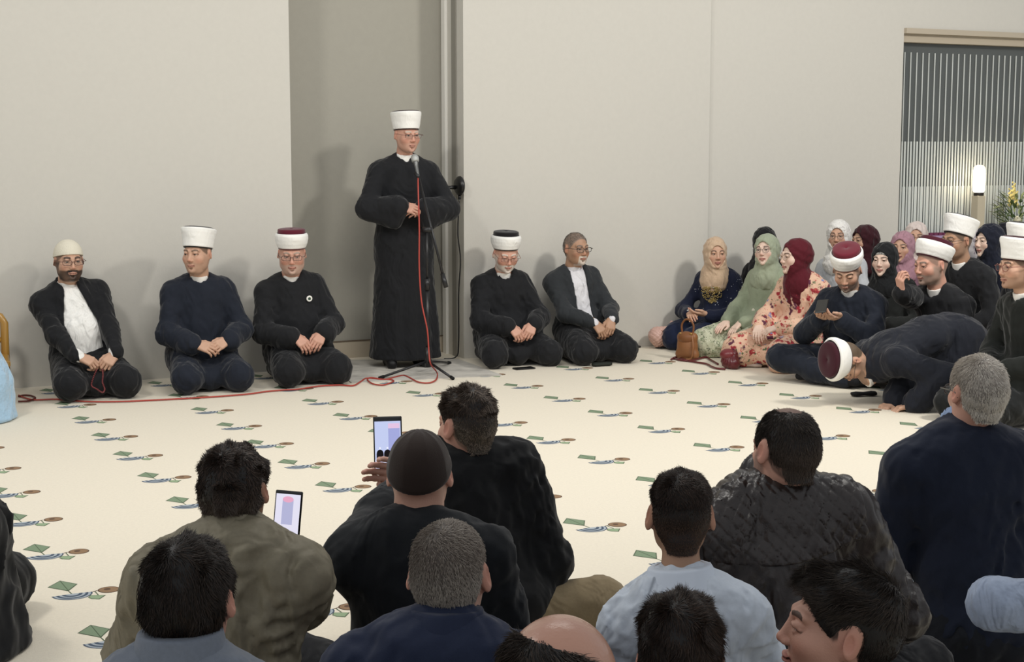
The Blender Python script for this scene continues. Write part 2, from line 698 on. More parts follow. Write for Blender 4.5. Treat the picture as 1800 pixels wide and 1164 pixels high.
def ik(S, T, l1, l2, pole):
    S, T = Vector(S), Vector(T)
    d = T - S
    L = min(d.length, (l1 + l2) * .999)
    u = d.normalized()
    a = (l1 * l1 - l2 * l2 + L * L) / (2 * L)
    h = math.sqrt(max(l1 * l1 - a * a, 0))
    p = Vector(pole)
    p = (p - u * p.dot(u)).normalized()
    return S + u * a + p * h, S + u * L


GRP = ['people in the hall']


class Person:
    """skeleton, in the frame of an Empty on the floor under the pelvis; facing -Y; right side is -X"""

    def __init__(s, label, px, d, yaw, head, hyaw=None, hpitch=0, hroll=0, S=1.0, hs=1.0, pose='kneel', pel=None, hunch=.03, nk=.158,
                 armR=None, armL=None, twist=0, cat='person', group=None, o=None, knees=None, broad=1.0):
        s.S, s.hs, s.o, s.pose, s.broad = S, hs, o or {}, pose, broad
        t = (px - 900) / FPX
        base = G3(px, HOR + FPX * CAMH / d)
        s.root = link('person', None, None, label, cat, group or GRP[0])
        s.root.location = (base.x, base.y, 0)
        yaw = R(yaw)
        s.root.rotation_euler = (0, 0, yaw)
        inv = (Matrix.Translation(s.root.location) @ rotz(yaw)).inverted()
        s.inv = inv
        Hc = inv @ W3(*head)
        hy = (R(hyaw) - yaw) if hyaw is not None else 0
        s.Mh = Matrix.Translation(Hc) @ rotz(hy) @ Matrix.Rotation(R(hpitch), 4, 'X') @ Matrix.Rotation(R(hroll), 4, 'Y') @ Matrix.Scale(hs, 4)
        s.Rhalf = rotz(hy * .4) @ Matrix.Rotation(R(hpitch * .45), 4, 'X')
        s.N = Hc + s.Rhalf @ V(0, .050, -nk) * hs
        zp = {'kneel': .235, 'cross': .13, 'stand': .92, 'bow': .30, 'side': .16}[pose] * S
        s.P = V(0, 0, zp) if pel is None else V(*pel)
        mid = (s.P + s.N) / 2
        up = (s.N - s.P).normalized()
        s.l = rotz(R(twist)) @ V(1, 0, 0)
        s.l = (s.l - up * s.l.dot(up)).normalized()
        s.fwd = s.l.cross(up)
        s.up = up
        s.M = mid - s.fwd * hunch * 2
        s.L = (s.N - s.P).length
        s.B = Matrix((s.l, -s.fwd, s.up)).transposed()
        bw = .166 * S * broad
        s.SR, s.SL = s.T(.815, -bw, -.012), s.T(.815, bw, -.012)
        l1, l2 = .285 * S, .255 * S

        def arm(side, a):
            Sh = s.SR if side < 0 else s.SL
            if a is None:
                a = {}
            w_ = a.get('w', (side * .085, -.26, .33))
            if isinstance(w_, tuple) and len(w_) == 4:          # pixel, depth
                w_ = inv @ W3(*w_[1:])
            w_ = Vector(w_)
            E, Wt = ik(Sh, w_, l1, l2, a.get('pole', (side * .8, .5, -.6)))
            if 'E' in a:
                E, Wt = inv @ W3(*a['E']), w_
            return dict(E=E, W=Wt, dir=a.get('dir', (-side * .8, -.45, -.40)), palm=a.get('palm', (-side * .1, .75, -.6)),
                        curl=a.get('curl', .42), thumb=a.get('thumb', .4), show=a.get('show', True), spread=a.get('spread', .6))
        s.aR, s.aL = arm(-1, armR), arm(1, armL)
        k = S
        if pose == 'kneel':
            kn = knees or ((-.17, -.40, .105), (.17, -.40, .105))
            s.legs = [(V(-.09, .02, .20) * k, V(*kn[0]) * k, V(-.13, .10, .065) * k, V(-.10, .24, .045) * k),
                      (V(.09, .02, .20) * k, V(*kn[1]) * k, V(.13, .10, .065) * k, V(.10, .24, .045) * k)]
        elif pose == 'bow':
            kn = knees or ((-.14, -.12, .08), (.14, -.12, .08))
            s.legs = [(V(-.10, s.P.y, s.P.z), V(*kn[0]) * k, V(-.12, .32, .065) * k, V(-.10, .42, .045) * k),
                      (V(.10, s.P.y, s.P.z), V(*kn[1]) * k, V(.12, .32, .065) * k, V(.10, .42, .045) * k)]
        elif pose in ('cross', 'side'):
            kn = knees or ((-.36, -.24, .15), (.36, -.24, .15))
            s.legs = [(V(-.10, 0, .13) * k, V(*kn[0]) * k, V(.12, -.34, .06) * k, V(.20, -.36, .05) * k),
                      (V(.10, 0, .13) * k, V(*kn[1]) * k, V(-.12, -.30, .07) * k, V(-.22, -.32, .05) * k)]
        else:
            s.legs = [(V(-.10, 0, .88) * k, V(-.11, -.02, .48) * k, V(-.11, .03, .09) * k, V(-.13, -.13, .04) * k),
                      (V(.10, 0, .88) * k, V(.11, -.02, .48) * k, V(.11, .03, .09) * k, V(.13, -.13, .04) * k)]

    def T(s, t, x=0, y=0):
        p = s.P * (1 - t) ** 2 + s.M * 2 * t * (1 - t) + s.N * t * t
        return p + s.l * x + s.fwd * y

    # ---- the body: head, neck, hands and the hidden body under the clothes, one mesh
    def body(s, vox=.0034, inner=True, hands=True, hv=.0034):
        o = s.o
        F = head_field(o)
        N = s.Mh.inverted() @ s.N
        nr = .052 if not o.get('female') else .043
        nr *= o.get('neck', 1.0)
        F.cap((0, .026, -.045), tuple(V(0, .026, -.045).lerp(N, .6)), nr * .98, nr, k=.025)
        F.cap(tuple(V(0, .026, -.045).lerp(N, .6)), tuple(N), nr, nr * 1.15, k=.02)
        v, f = F.mesh(vox)
        c = skin_colors(v, o)
        parts = [(xf(s.Mh, v), f)]
        cols = [c]
        base = np.array(SKINTONE[o.get('tone', 'mid')])
        if hands:
            for side, a in ((1, s.aR), (-1, s.aL)):
                if not a['show']:
                    continue
                hv_, hf = hand_mesh(side, a['curl'], a['thumb'], a['spread'], hv)
                n = noise3(hv_[:, 0] * 90, hv_[:, 1] * 90, hv_[:, 2] * 90)[:, None]
                hc = base[None] * (1 + .05 * n)
                tip = sstep(.10, .17, hv_[:, 1])[:, None] * .3
                hc = hc * (1 - tip) + np.array(lin('#c98672'))[None] * tip
                hcl = .93 if o.get('female') else 1.0
                parts.append((xf(hand_matrix(a['W'], a['dir'], a['palm']) @ Matrix.Scale(s.S * hcl, 4), hv_), hf))
                cols.append(hc)
        if inner:
            G = Fld()
            G.k = .04
            s.torso_ops(G, off=-.035)
            for a, Sh in ((s.aR, s.SR), (s.aL, s.SL)):
                G.cap(Sh, a['E'], .034, .026)
                G.cap(a['E'], a['W'], .026, .020)
            for h, k_, an, toe in s.legs:
                G.cap(h, k_, .075, .055)
                G.cap(k_, an, .050, .036)
            G.cap(s.N, s.T(.9), .045, .06)
            gv, gf = G.mesh(.024, floor=.012)
            parts.append((gv, gf))
            cols.append(np.repeat(base[None], len(gv), 0))
        v, f = join(parts)
        s.bodyobj = mk('body', v, f, o.get('skinmat', SKIN), s.root, cols=np.concatenate(cols))
        for e in (-1, 1):
            eye_part(s.root, s.Mh, e, s.hs, o.get('look', (0, 0)), o.get('iris', '#3b2c22'), o.get('lid', 0))
        return s

    def torso_ops(s, F, off=0.0, fat=0.0, w=1.0, collar=True):
        w *= s.broad
        k, T = s.S, s.T
        B = s.B
        e = lambda t, y, r: F.ell(T(t, 0, y), r, B)
        e(.02, 0, (.168 * k * w + off, .145 * k + off, .125 * k + off))
        e(.32, .012 + fat * .7, (.150 * k * w + off + fat * .5, .118 * k + off + fat, .165 * k + off))
        e(.66, .010 + fat * .15, (.163 * k * w + off, .118 * k + off, .175 * k + off))
        F.cap(T(.83, -.135 * k * w, -.010), T(.83, .135 * k * w, -.010), .062 * k + off)
        for q in (-1, 1):
            F.cap(T(.93, q * .045 * k, -.018), T(.845, q * .145 * k * w, -.012), .058 * k + off, .056 * k + off, k=.03)
        F.cap(T(.88, -.05 * k, -.01), T(.90, .05 * k, -.01), .078 * k + off)
        return F

    def sleeves(s, F, off=0.0, cuff=.056, up=.074, k=.05, short=0.0, wide=0):
        for a, Sh in ((s.aR, s.SR), (s.aL, s.SL)):
            E, Wt = a['E'], a['W']
            E2 = E
            Wc = Wt.lerp(E, .10 + short)
            F.cap(Sh, E2, (up + .002) * s.S + off, up * .90 * s.S + off, k=k)
            F.cap(E2, Wc, up * .88 * s.S + off, cuff * s.S + off, k=.035)
            if wide:
                F.cap(E - V(0, 0, wide * .25), Wc.lerp(E, .12) - V(0, 0, wide), up * .8, cuff * .7, k=.06)
        return F

    def leg_ops(s, F, off=0.0, foot=True, k=.07, th=.122, robe=0):
        for i, (h, kn, an, toe) in enumerate(s.legs):
            F.cap(h, kn, th * s.S + off, .100 * s.S + off, k=k)
            F.cap(kn, an, .086 * s.S + off, .062 * s.S + off, k=.05)
            if robe:
                F.cap(h + V(0, -.03, -.05), kn + V(0, .03, -.03), robe, robe * .8, k=.08)
        return F

    def folds(s, amp=.006, fr=14.0, seed=0.0):
        def post(D, x, y, z):
            n1 = noise3(x * fr + z * fr * .5, y * fr + z * 3, z * fr * .45 - x * fr * .3, seed)
            n2 = noise3(x * fr * 1.6 - z * fr * .9, y * fr * 1.6, z * fr * .9 + x * fr * .8, seed + 4)
            msk = .45 + .55 * sstep(-.4, .5, noise3(x * 7, y * 7, z * 7, seed + 9))
            return D + amp * msk * (1.7 * np.abs(n1) - .35) + amp * .7 * msk * np.abs(n2) + amp * .9 * noise3(x * 16, y * 16, z * 16, seed)
        return post

    def cloth(s, name, F, m, vox=.010, amp=.006, fr=55, seed=0, extra=None, floor=.002, color=None, **kw):
        fo = s.folds(amp, fr, seed)

        def post(D, x, y, z):
            D = fo(D, x, y, z)
            return extra(D, x, y, z) if extra else D
        v, f = F.mesh(vox, post=post, floor=floor)
        return mk(name, v, f, m, s.root, cols=color(v) if color else None, **kw)

    def loc(s, x, y, z):
        """torso frame coordinates of grid points: sideways, forward, along the spine 0..1"""
        P = s.P
        X, Y, Z = x - P.x, y - P.y, z - P.z
        a = X * s.l.x + Y * s.l.y + Z * s.l.z
        b = X * s.fwd.x + Y * s.fwd.y + Z * s.fwd.z
        c = (X * s.up.x + Y * s.up.y + Z * s.up.z) / s.L
        return a, b, c

    # ---- clothing
    def trousers(s, m, vox=.013, seed=1, shoes=None, name='trousers', **kw):
        F = Fld()
        F.k = .05
        k = s.S
        F.ell(s.P + V(0, .01, -.01), (.170 * k, .150 * k, .125 * k))
        if s.pose == 'kneel':
            kk = (s.legs[0][1] + s.legs[1][1]) / 2
            F.cap((0, -.05, .13 * k), kk + V(0, .085, -.02), .10 * k, .082 * k, k=.11)
        s.leg_ops(F, **kw)
        s.cloth(name, F, m, vox, .009, 48, seed)
        if s.pose in ('kneel', 'bow', 'stand', 'cross'):
            for h, kn, an, toe in s.legs:
                G = Fld()
                G.k = .02
                G.cap(an.lerp(toe, .1), toe, .038, .028)
                s.cloth('sock', G, shoes or mat('dark_sock', '#17171a', .9), .010, 0)

    def robe(s, m, vox=.012, seed=0, fat=0.0, cuff=.056, skirt=True, notch=True, collar='#f1efea', kneelong=True, amp=.0075, back_collar=False, up=.076, w=1.0, name='robe', length=None, wide=.03):
        """collarless long black coat buttoned to the neck"""
        F = Fld()
        F.k = .055
        s.torso_ops(F, .012, fat, w)
        s.sleeves(F, 0, cuff, up, wide=wide)
        k = s.S
        if s.pose == 'bow':
            F.cap((0, .05, .22), (0, -.26, .27), .21, .15, k=.08)
        if s.pose == 'kneel' and skirt:
            F.ell(s.P + V(0, .0, -.05), (.235 * k, .22 * k, .18 * k), k=.07)
            for h, kn, an, toe in s.legs:
                F.cap(h + V(0, 0, .01), h.lerp(kn, .45) + V(0, 0, .012), .125 * k, .108 * k, k=.06)
        if s.pose == 'stand':
            z0 = length
            F.cap((0, .0, 1.28 * k), (0, 0, .85), .185 * k, .205 * k, sc=(1, 1.25, 1), k=.05)
            F.cap((0, .0, .85), (0, 0, z0), .205 * k, .262 * k, sc=(1, 1.25, 1), k=.05)
        F.cap(s.T(.95, 0, 0), s.T(1.015), .070, .062, k=.03)
        fw = s.fwd

        def extra(D, x, y, z):
            a, b, c = s.loc(x, y, z)
            arm = np.exp(-((np.abs(a) - .158 * s.S * s.broad) / .006) ** 2) * sstep(.50, .62, c) * (c < .93)
            D = D + .0035 * arm
            # centre overlap of the front and the standing neck
            D = D - .0035 * (b > 0) * (a > -.004) * (a < .055) * (c < .95)
            if s.pose == 'stand':
                D = D + .009 * sstep(1.0, .3, z) * np.sin(np.arctan2(y, x) * 10 + 1.2 + z * .6) * (.6 + .4 * np.sin(x * 9))
                D = np.maximum(D, z0 - z)
            return D
        # the neck opening
        F.cap(s.T(1.0, 0, .012), s.T(1.30, 0, .05), .054, .075, k=.012, sub=True)
        if notch:
            F.cap(s.T(.99, 0, .075), s.T(1.03, 0, .085), .017, .024, k=.012, sub=True)
        o = s.cloth(name, F, m, vox, amp, 52, seed, extra)
        if collar:
            s.shirt_collar(collar)
            for a in (s.aR, s.aL):
                if a['show']:
                    G = Fld()
                    G.k = .01
                    G.cap(a['W'].lerp(a['E'], .12), a['W'].lerp(a['E'], .03), .036 * s.S, .034 * s.S)
                    s.cloth('shirt_cuff', G, mat('white_shirt', '#eceae6', .8), .007, .001)
        return o

    def shirt_collar(s, color='#f1efea', r=.059, h=.036, name='shirt_collar', open_=False):
        m = mat('collar_' + color[1:], color, .75, bump=.0004, scale=200)
        G = Fld()
        G.k = .01
        base, top = s.T(.955, 0, .004), s.T(1.0) + s.up * h + s.fwd * .014
        G.cap(base, top, r + .006, r - .001, sc=(1, .96, 1))
        G.cap(s.T(.9, 0, .01), top + s.up * .09 + s.fwd * .01, r - .007, r - .006, k=.006, sub=True)
        G.cap(top + s.fwd * .085 + s.up * .03, base + s.fwd * .09, .030, .006, k=.008, sub=True)
        cut = top

        def extra(D, x, y, z):
            u = (x - cut.x) * s.up.x + (y - cut.y) * s.up.y + (z - cut.z) * s.up.z
            fr = (x - cut.x) * s.fwd.x + (y - cut.y) * s.fwd.y + (z - cut.z) * s.fwd.z
            return np.maximum(D, u + .2 * fr)
        return s.cloth(name, G, m, .0045, 0, extra=extra)

    def jacket(s, m, vox=.011, seed=0, fat=0.0, opening=.055, cuff=.054, collar=True, amp=.008, up=.070, name='jacket', lapel=True, long=.0, w=1.0, extra2=None, open_bottom=None, zcut=None, color=None):
        """tailored jacket with lapels and an open front"""
        F = Fld()
        F.k = .05
        s.torso_ops(F, .016, fat, w)
        s.sleeves(F, .002, cuff, up)
        k = s.S
        if s.pose == 'kneel':
            F.ell(s.P + V(0, .02, -.03), (.205 * k, .175 * k, .17 * k), k=.05)
        F.cap(s.T(.95, 0, -.01), s.T(1.03, 0, -.004), .074, .068, k=.025)
        F.cap(s.T(.97, 0, .006), s.T(1.35, 0, .06), .060, .085, k=.010, sub=True)
        ob = opening if open_bottom is None else open_bottom

        def extra(D, x, y, z):
            a, b, c = s.loc(x, y, z)
            arm = np.exp(-((np.abs(a) - .160 * s.S * s.broad) / .006) ** 2) * sstep(.50, .62, c) * (c < .93)
            D = D + .0040 * arm + .0025 * np.exp(-(a / .003) ** 2) * (b < 0) * (c < .93) * (opening == 0)
            if opening > 0:
                wv = np.where(c > .45, opening * np.clip((c - .45) / .5, 0, 1) ** 1.0 + ob * np.clip((.95 - c) / .5, 0, 1), ob * 1.0)
                front = b > -.01
                gap = np.abs(a - .0) - wv
                if lapel:
                    D = D - .006 * front * (gap < .052 * sstep(.35, .8, c)) * (c > .38)
                D = np.where(front & (c < 1.2), np.maximum(D, -np.minimum(gap, .03)), D)
            if extra2:
                D = extra2(D, x, y, z)
            if zcut is not None:
                D = np.maximum(D, zcut - z)
            return D
        return s.cloth(name, F, m, vox, amp, 52, seed, extra, color=color)

    def shirt(s, m, vox=.011, fat=0.0, seed=3, sleeves=False, cuff=.040, name='shirt', collar=True, amp=.004, w=1.0, off=.004, extra2=None):
        F = Fld()
        F.k = .05
        s.torso_ops(F, off, fat, w)
        if sleeves:
            s.sleeves(F, -.004, cuff, .062)
        F.cap(s.T(.93), s.T(1.02, 0, .004), .070, .063, k=.03)
        F.cap(s.T(.99, 0, .006), s.T(1.3, 0, .05), .052, .075, k=.010, sub=True)

        def extra(D, x, y, z):
            a, b, c = s.loc(x, y, z)
            D = D - .002 * (b > 0) * (np.abs(a) < .016)
            return extra2(D, x, y, z) if extra2 else D
        o = s.cloth(name, F, m, vox, amp, 70, seed, extra)
        if not sleeves:
            for a in (s.aR, s.aL):
                if a['show']:
                    G = Fld()
                    G.k = .01
                    G.cap(a['W'].lerp(a['E'], .14), a['W'].lerp(a['E'], .01), .037 * s.S, .036 * s.S)
                    s.cloth('shirt_cuff', G, m, .007, .001)
        return o

    def folded_collar(s, m, name='jacket_collar', r0=.094, r1=.066, top=1.10, thr=.975, inner=.056):
        F = Fld()
        F.k = .012
        F.cap(s.T(.955, 0, -.014), s.T(1.0, 0, -.004) + s.up * (top - 1) * s.L * 1.3, r0, r1, sc=(1, 1.05, 1))
        F.cap(s.T(.88, 0, .008), s.T(1.0, 0, .004) + s.up * .2, inner - .004, inner, k=.005, sub=True)

        def cut(D, x, y, z):
            a, b, c = s.loc(x, y, z)
            return np.maximum(np.maximum(D, (thr - .30 * np.abs(a) - c) * s.L), (c - top) * s.L)
        return s.cloth(name, F, m, .0045, .001, 40, 3, extra=cut)

    # ---- on the head
    def turban(s, style='flare', cap='#1b1518', tilt=-7, cap_rough=.9, hsc=1.0):
        Mt = s.Mh @ Matrix.Translation((0, .012, .040)) @ Matrix.Rotation(R(tilt), 4, 'X') @ Matrix.Scale(hsc, 4)
        wm = mat('turban_cloth', '#efeeea', .85, fold=.0015, fscale=22, bump=.0005, scale=160)
        cm = mat('fez_' + cap[1:], cap, .95, bump=.0006, scale=260, sheen=.3)
        a, b = .0835, .1035
        wob = lambda an, z: .010 * math.sin(an * 2 + z * 60) + .004 * math.sin(an * 5 + z * 130)
        p = PM()
        tilt_ = 0
        if style == 'flare':
            prof = [(.97, .002), (1.015, .000), (1.045, .012), (1.07, .030), (1.12, .055), (1.175, .078), (1.215, .096), (1.225, .106), (1.205, .114), (1.15, .117), (1.08, .115)]
            z0, z1, rt = .10, .124, 1.10
        else:
            prof = [(.97, .002), (1.02, .000), (1.07, .010), (1.15, .028), (1.215, .050), (1.235, .066), (1.225, .078), (1.17, .086), (1.08, .090)]
            z0, z1, rt = .080, .116, 1.03
        # finer rows so that the wound layers show
        fine = []
        for i in range(len(prof) - 1):
            for q in range(3):
                t = q / 3
                r_, z_ = prof[i][0] * (1 - t) + prof[i + 1][0] * t, prof[i][1] * (1 - t) + prof[i + 1][1] * t
                fine.append((r_ + .004 * math.sin((i * 3 + q) * 1.57), z_))
        fine.append(prof[-1])
        p.lathe(fine, 48, sx=a, sy=b, cap=False, wob=wob)
        band = p.build('turban', wm, s.root, smooth=True, M=Mt)
        q = PM()
        q.lathe([(.93, -.006), (.985, -.006), (.99, .004), (1.0, .03), (rt * .98, z0), (rt, z1 - .012), (rt * .97, z1 - .003), (rt * .88, z1), (rt * .5, z1 + .003), (rt * .14, z1 + .002), (.04, z1 - .006)], 40, sx=a, sy=b)
        q.build('fez_cap', cm, band, smooth=True, M=Mt)
        return band

    def skullcap(s, m, zf=.055, zb=-.01, t=.006, name='skullcap', ribs=0, seam=False):
        F = Fld()
        F.k = .02
        F.ell((0, .014, .032), (.0765 + t, .096 + t, .088 + t))
        F.ell((0, .040, .002), (.062 + t, .068 + t, .062 + t), k=.03)

        def post(D, x, y, z):
            cut = zf + (zb - zf) * (y + .09) / .2
            if ribs:
                D = D + .0018 * np.abs(np.sin(np.arctan2(y - .01, x) * ribs)) * sstep(.0, .03, z - cut)
                D = D - .003 * np.exp(-((z - cut - .014) / .016) ** 2)
            return np.maximum(D, cut - z)
        v, f = F.mesh(.003, post=post)
        return mk(name, xf(s.Mh, v), f, m, s.root)

    def glasses(s, col='#2a1d18', w=.026, h=.017, r=.0016, z=.004, lens=True, name='glasses', round_=False):
        p = PM()
        y0 = -.108
        for e in (-1, 1):
            pts = []
            for i in range(20):
                a = 2 * math.pi * i / 20
                ex = 1.0 if round_ else .55
                X = math.copysign(abs(math.cos(a)) ** ex, math.cos(a)) * w
                Z = math.copysign(abs(math.sin(a)) ** ex, math.sin(a)) * h
                pts.append((e * (.0345) + X, y0 + .008 * abs((e * .0345 + X) / .06) ** 2, z + Z))
            p.tube(pts, r, 6, closed=True)
            p.tube([(e * (.0345 + w), y0 + .008, z + .006), (e * .0785, y0 + .014, z + .007), (e * .084, -.02, z + .008), (e * .083, .012, z + .004), (e * .082, .026, z - .012)][:2 if s.o.get('female') else 6], r, 6)
        p.tube([(-.0345 + w, y0, z + .004), (0, y0 - .004, z + .007), (.0345 - w, y0, z + .004)], r, 6)
        g = p.build(name, mat('frame_' + col[1:], col, .3, spec=.6), s.root, smooth=True, M=s.Mh)
        if lens:
            for e in (-1, 1):
                q = PM()
                pts = [(e * .0345 + math.cos(2 * math.pi * i / 16) * (w - .001), math.sin(2 * math.pi * i / 16) * (h - .001)) for i in range(16)]
                q.prism(pts, -.0006, .0006, Matrix.Translation((0, y0 + .003, z)) @ Matrix.Rotation(R(90), 4, 'X'))
                q.build('lens', LENS, g, M=s.Mh)
        return g

    def watch(s, side, col='#c9c7c0', strap=None):
        a = s.aR if side < 0 else s.aL
        d = (a['W'] - a['E']).normalized()
        c = a['W'] - d * .012
        M = hand_matrix(c, d, a['palm'])
        p = PM()
        p.lathe([(.029, -.008), (.031, -.007), (.031, .007), (.029, .008)], 24, sx=1.0, sy=.78, M=Matrix.Rotation(R(-90), 4, 'X'))
        wt = p.build('wristwatch', mat('watch_' + (strap or col)[1:], strap or col, .3, metal=.0 if strap else .8), s.root, smooth=True, M=M @ Matrix.Scale(s.S * 1.04, 4))
        q = PM()
        q.lathe([(.017, .0), (.018, .002), (.018, .007), (.015, .009)], 24, c=(0, 0, .023))
        q.build('watch_face', mat('watch_dial', '#d9d7d0', .25, metal=.3), wt, smooth=True, M=M @ Matrix.Scale(s.S * 1.04, 4))

    # ---- short hair: a shaped cap of hair plus thousands of strands
    def hair(s, cols, thick=.012, n=7000, length=.02, width=.0011, lift=.35, line='short', clump=.35, bald=None, seed=1, swirl=.5,
             vox=.0035, rough=.45, tn=.35, sides=1.0, top=1.0, comb=None, noise_f=60, shell=True, taper=.03, front=0.0):
        rng = np.random.default_rng(seed)
        F = Fld()
        F.k = .03
        F.ell((0, .014, .030), (.0755, .095, .088))
        F.ell((0, .040, .000), (.062, .066, .062))
        F.ell((0, -.040, -.012), (.062, .050, .062))
        F.cap((0, .026, -.045), (0, .045, -.11), .050, .050, k=.025)

        def thickness(x, y, z):
            m = z - hair_h(y, line)
            ear = np.sqrt(((np.abs(x) - .08) / .02) ** 2 + ((y - .014) / .024) ** 2 + ((z - .0) / .036) ** 2)
            m = np.minimum(m, (ear - 1) * .03)
            if bald is not None:
                bx, by, bz, br = bald
                m = np.minimum(m, np.sqrt((x - bx) ** 2 + ((y - by) * .8) ** 2 + (z - bz) ** 2) - br)
            prof = sides + (top - sides) * sstep(.03, .085, z)
            t = (thick * prof + front * sstep(.0, -.07, y) * sstep(.05, .08, z)) * sstep(0, taper, m)
            t = t * (1 + tn * noise3(x * noise_f, y * noise_f, z * noise_f, seed))
            return t - .004 * (m < 0)
        v, f = F.mesh(vox, post=lambda D, x, y, z: D - thickness(x, y, z), pad=.05)
        m3 = v[:, 2] - hair_h(v[:, 1], line)
        ear = np.sqrt(((np.abs(v[:, 0]) - .08) / .02) ** 2 + ((v[:, 1] - .014) / .024) ** 2 + ((v[:, 2]) / .036) ** 2)
        ok = (m3 > 0) & (ear > 1.0)
        if bald is not None:
            bx, by, bz, br = bald
            ok &= np.sqrt((v[:, 0] - bx) ** 2 + ((v[:, 1] - by) * .8) ** 2 + (v[:, 2] - bz) ** 2) > br
        cA, cB = np.array(lin(cols[0])), np.array(lin(cols[1]))
        fk = ok[f].all(1)
        hair_obj = None
        used = np.unique(f[fk])
        re = -np.ones(len(v), dtype=np.int64)
        re[used] = np.arange(len(used))
        sv, sf = v[used], re[f[fk]]
        # normals of the shell
        nrm = np.zeros_like(v)
        fa, fb, fc = v[f[:, 0]], v[f[:, 1]], v[f[:, 2]]
        fn = np.cross(fb - fa, fc - fa)
        for q in range(4):
            np.add.at(nrm, f[:, q], fn)
        nrm /= np.linalg.norm(nrm, axis=1, keepdims=True) + 1e-12
        if np.sum(nrm * (v - np.array([0, .014, .03]))) < 0:
            nrm = -nrm
        idx = used[rng.integers(0, len(used), n)]
        p0 = v[idx] + rng.normal(0, vox * .5, (n, 3)) - nrm[idx] * .002
        nn = nrm[idx]
        crown = np.array([.012, .062, .112])
        dd = p0 - crown
        if comb is not None:
            dd = dd / (np.linalg.norm(dd, axis=1, keepdims=True) + 1e-9) + np.array(comb)[None] * sstep(.03, .08, p0[:, 2])[:, None]
        dd -= nn * np.sum(dd * nn, 1, keepdims=True)
        dd /= np.linalg.norm(dd, axis=1, keepdims=True) + 1e-9
        sw = np.cross(nn, dd)
        d1 = dd + swirl * sw * np.exp(-np.linalg.norm(p0 - crown, axis=1, keepdims=True) / .05)
        cl = clump * np.stack([noise3(p0[:, 0] * 70, p0[:, 1] * 70, p0[:, 2] * 70, seed + q) for q in (1, 2, 3)], 1)
        dr = d1 + cl + nn * lift + rng.normal(0, .14, (n, 3))
        dr /= np.linalg.norm(dr, axis=1, keepdims=True)
        edge = sstep(0, .03, m3[idx])[:, None]
        L = length * (.5 + .5 * edge) * rng.uniform(.6, 1.15, (n, 1)) * (sides + (top - sides) * sstep(.02, .08, p0[:, 2:3]))
        p1 = p0 + dr * L * .5
        dr2 = dr + cl * .8 + d1 * .45 - nn * lift * .7
        dr2 /= np.linalg.norm(dr2, axis=1, keepdims=True)
        p2 = p1 + dr2 * L * .5
        side = np.cross(dr, nn)
        side /= np.linalg.norm(side, axis=1, keepdims=True) + 1e-9
        up = np.cross(side, dr)
        rings = []
        for p_, ww in ((p0, 1.0), (p1, .9), (p2, .12)):
            for k in range(3):
                an = 2 * math.pi * k / 3
                rings.append(p_ + (side * math.cos(an) + up * math.sin(an)) * width * ww)
        SV = np.stack(rings, 1).reshape(-1, 3)
        b = np.arange(n)[:, None] * 9
        q = []
        for r_ in (0, 3):
            for k in range(3):
                q.append(np.concatenate([b + r_ + k, b + r_ + (k + 1) % 3, b + r_ + 3 + (k + 1) % 3, b + r_ + 3 + k], 1))
        SF = np.stack(q, 1).reshape(-1, 4)
        tcol = rng.uniform(0, 1, (n, 1)) ** 1.2
        if len(cols) > 2:      # third colour dominates low on the sides (greying / fading)
            cC = np.array(lin(cols[2]))
            lo = sstep(.05, -.03, p0[:, 2:3]) * .8
            ca = cA[None] * (1 - tcol) + cB[None] * tcol
            sc_ = ca * (1 - lo) + cC[None] * lo
            lo2 = sstep(.05, -.03, sv[:, 2:3]) * .8
            shc = cA[None] * (1 - lo2) + cC[None] * .5 * lo2
        else:
            sc_ = cA[None] * (1 - tcol) + cB[None] * tcol
            shc = np.repeat(cA[None], len(sv), 0)
        colS = np.repeat(sc_, 9, 0)
        allv, allf = join([(sv, sf), (SV, SF)]) if shell else (SV, SF)
        allc = np.concatenate([shc * .45, colS]) if shell else colS
        return mk('hair', xf(s.Mh, allv), allf, mat('hair', attr=True, rough=rough, spec=.35), s.root, cols=allc)

    # ---- headscarf
    def hijab(s, m, vox=.007, drape=.30, name='headscarf', chest=.16, color=None, open_r=(.0545, .07, .083), fz=-.012, seed=0, under=None, back=.06, wrap=True):
        Mh = s.Mh
        F = Fld()
        F.k = .03
        t = .013
        F.ell(Mh @ V(0, .016, .033), (.0765 + t, .097 + t, .090 + t), Mh.normalized())
        F.ell(Mh @ V(0, .045, .0), (.066 + t, .070 + t, .070 + t), Mh.normalized(), k=.05)
        F.ell(Mh @ V(0, -.030, -.045), (.056 + t, .056 + t, .070 + t), Mh.normalized(), k=.03)
        nb = s.N
        F.cap(Mh @ V(0, .0, -.07), nb + s.fwd * .012, .068, .082, k=.05)
        if wrap:
            F.cap(nb + s.l * -.05 + s.fwd * .03 + s.up * .035, nb + s.l * .05 + s.fwd * .03 + s.up * .035, .052, .052, k=.04)
        # over the shoulders and chest
        F.cap(nb + s.up * .0, s.T(.84, -.11, .0), .070, .052, k=.05)
        F.cap(nb + s.up * .0, s.T(.84, .11, .0), .070, .052, k=.05)
        F.ell(s.T(.93, 0, .045), (.115, .085, .085), s.B, k=.05)
        F.ell(s.T(1 - drape * .62, 0, .085), (.105, .062, drape * .62 * s.L), s.B, k=.05)
        if back:
            F.cap(nb - s.fwd * .02, s.T(.80, 0, -.075), .075, .07, k=.05)
        # the opening for the face
        Mi = Mh.inverted()
        A = np.array(Mi)

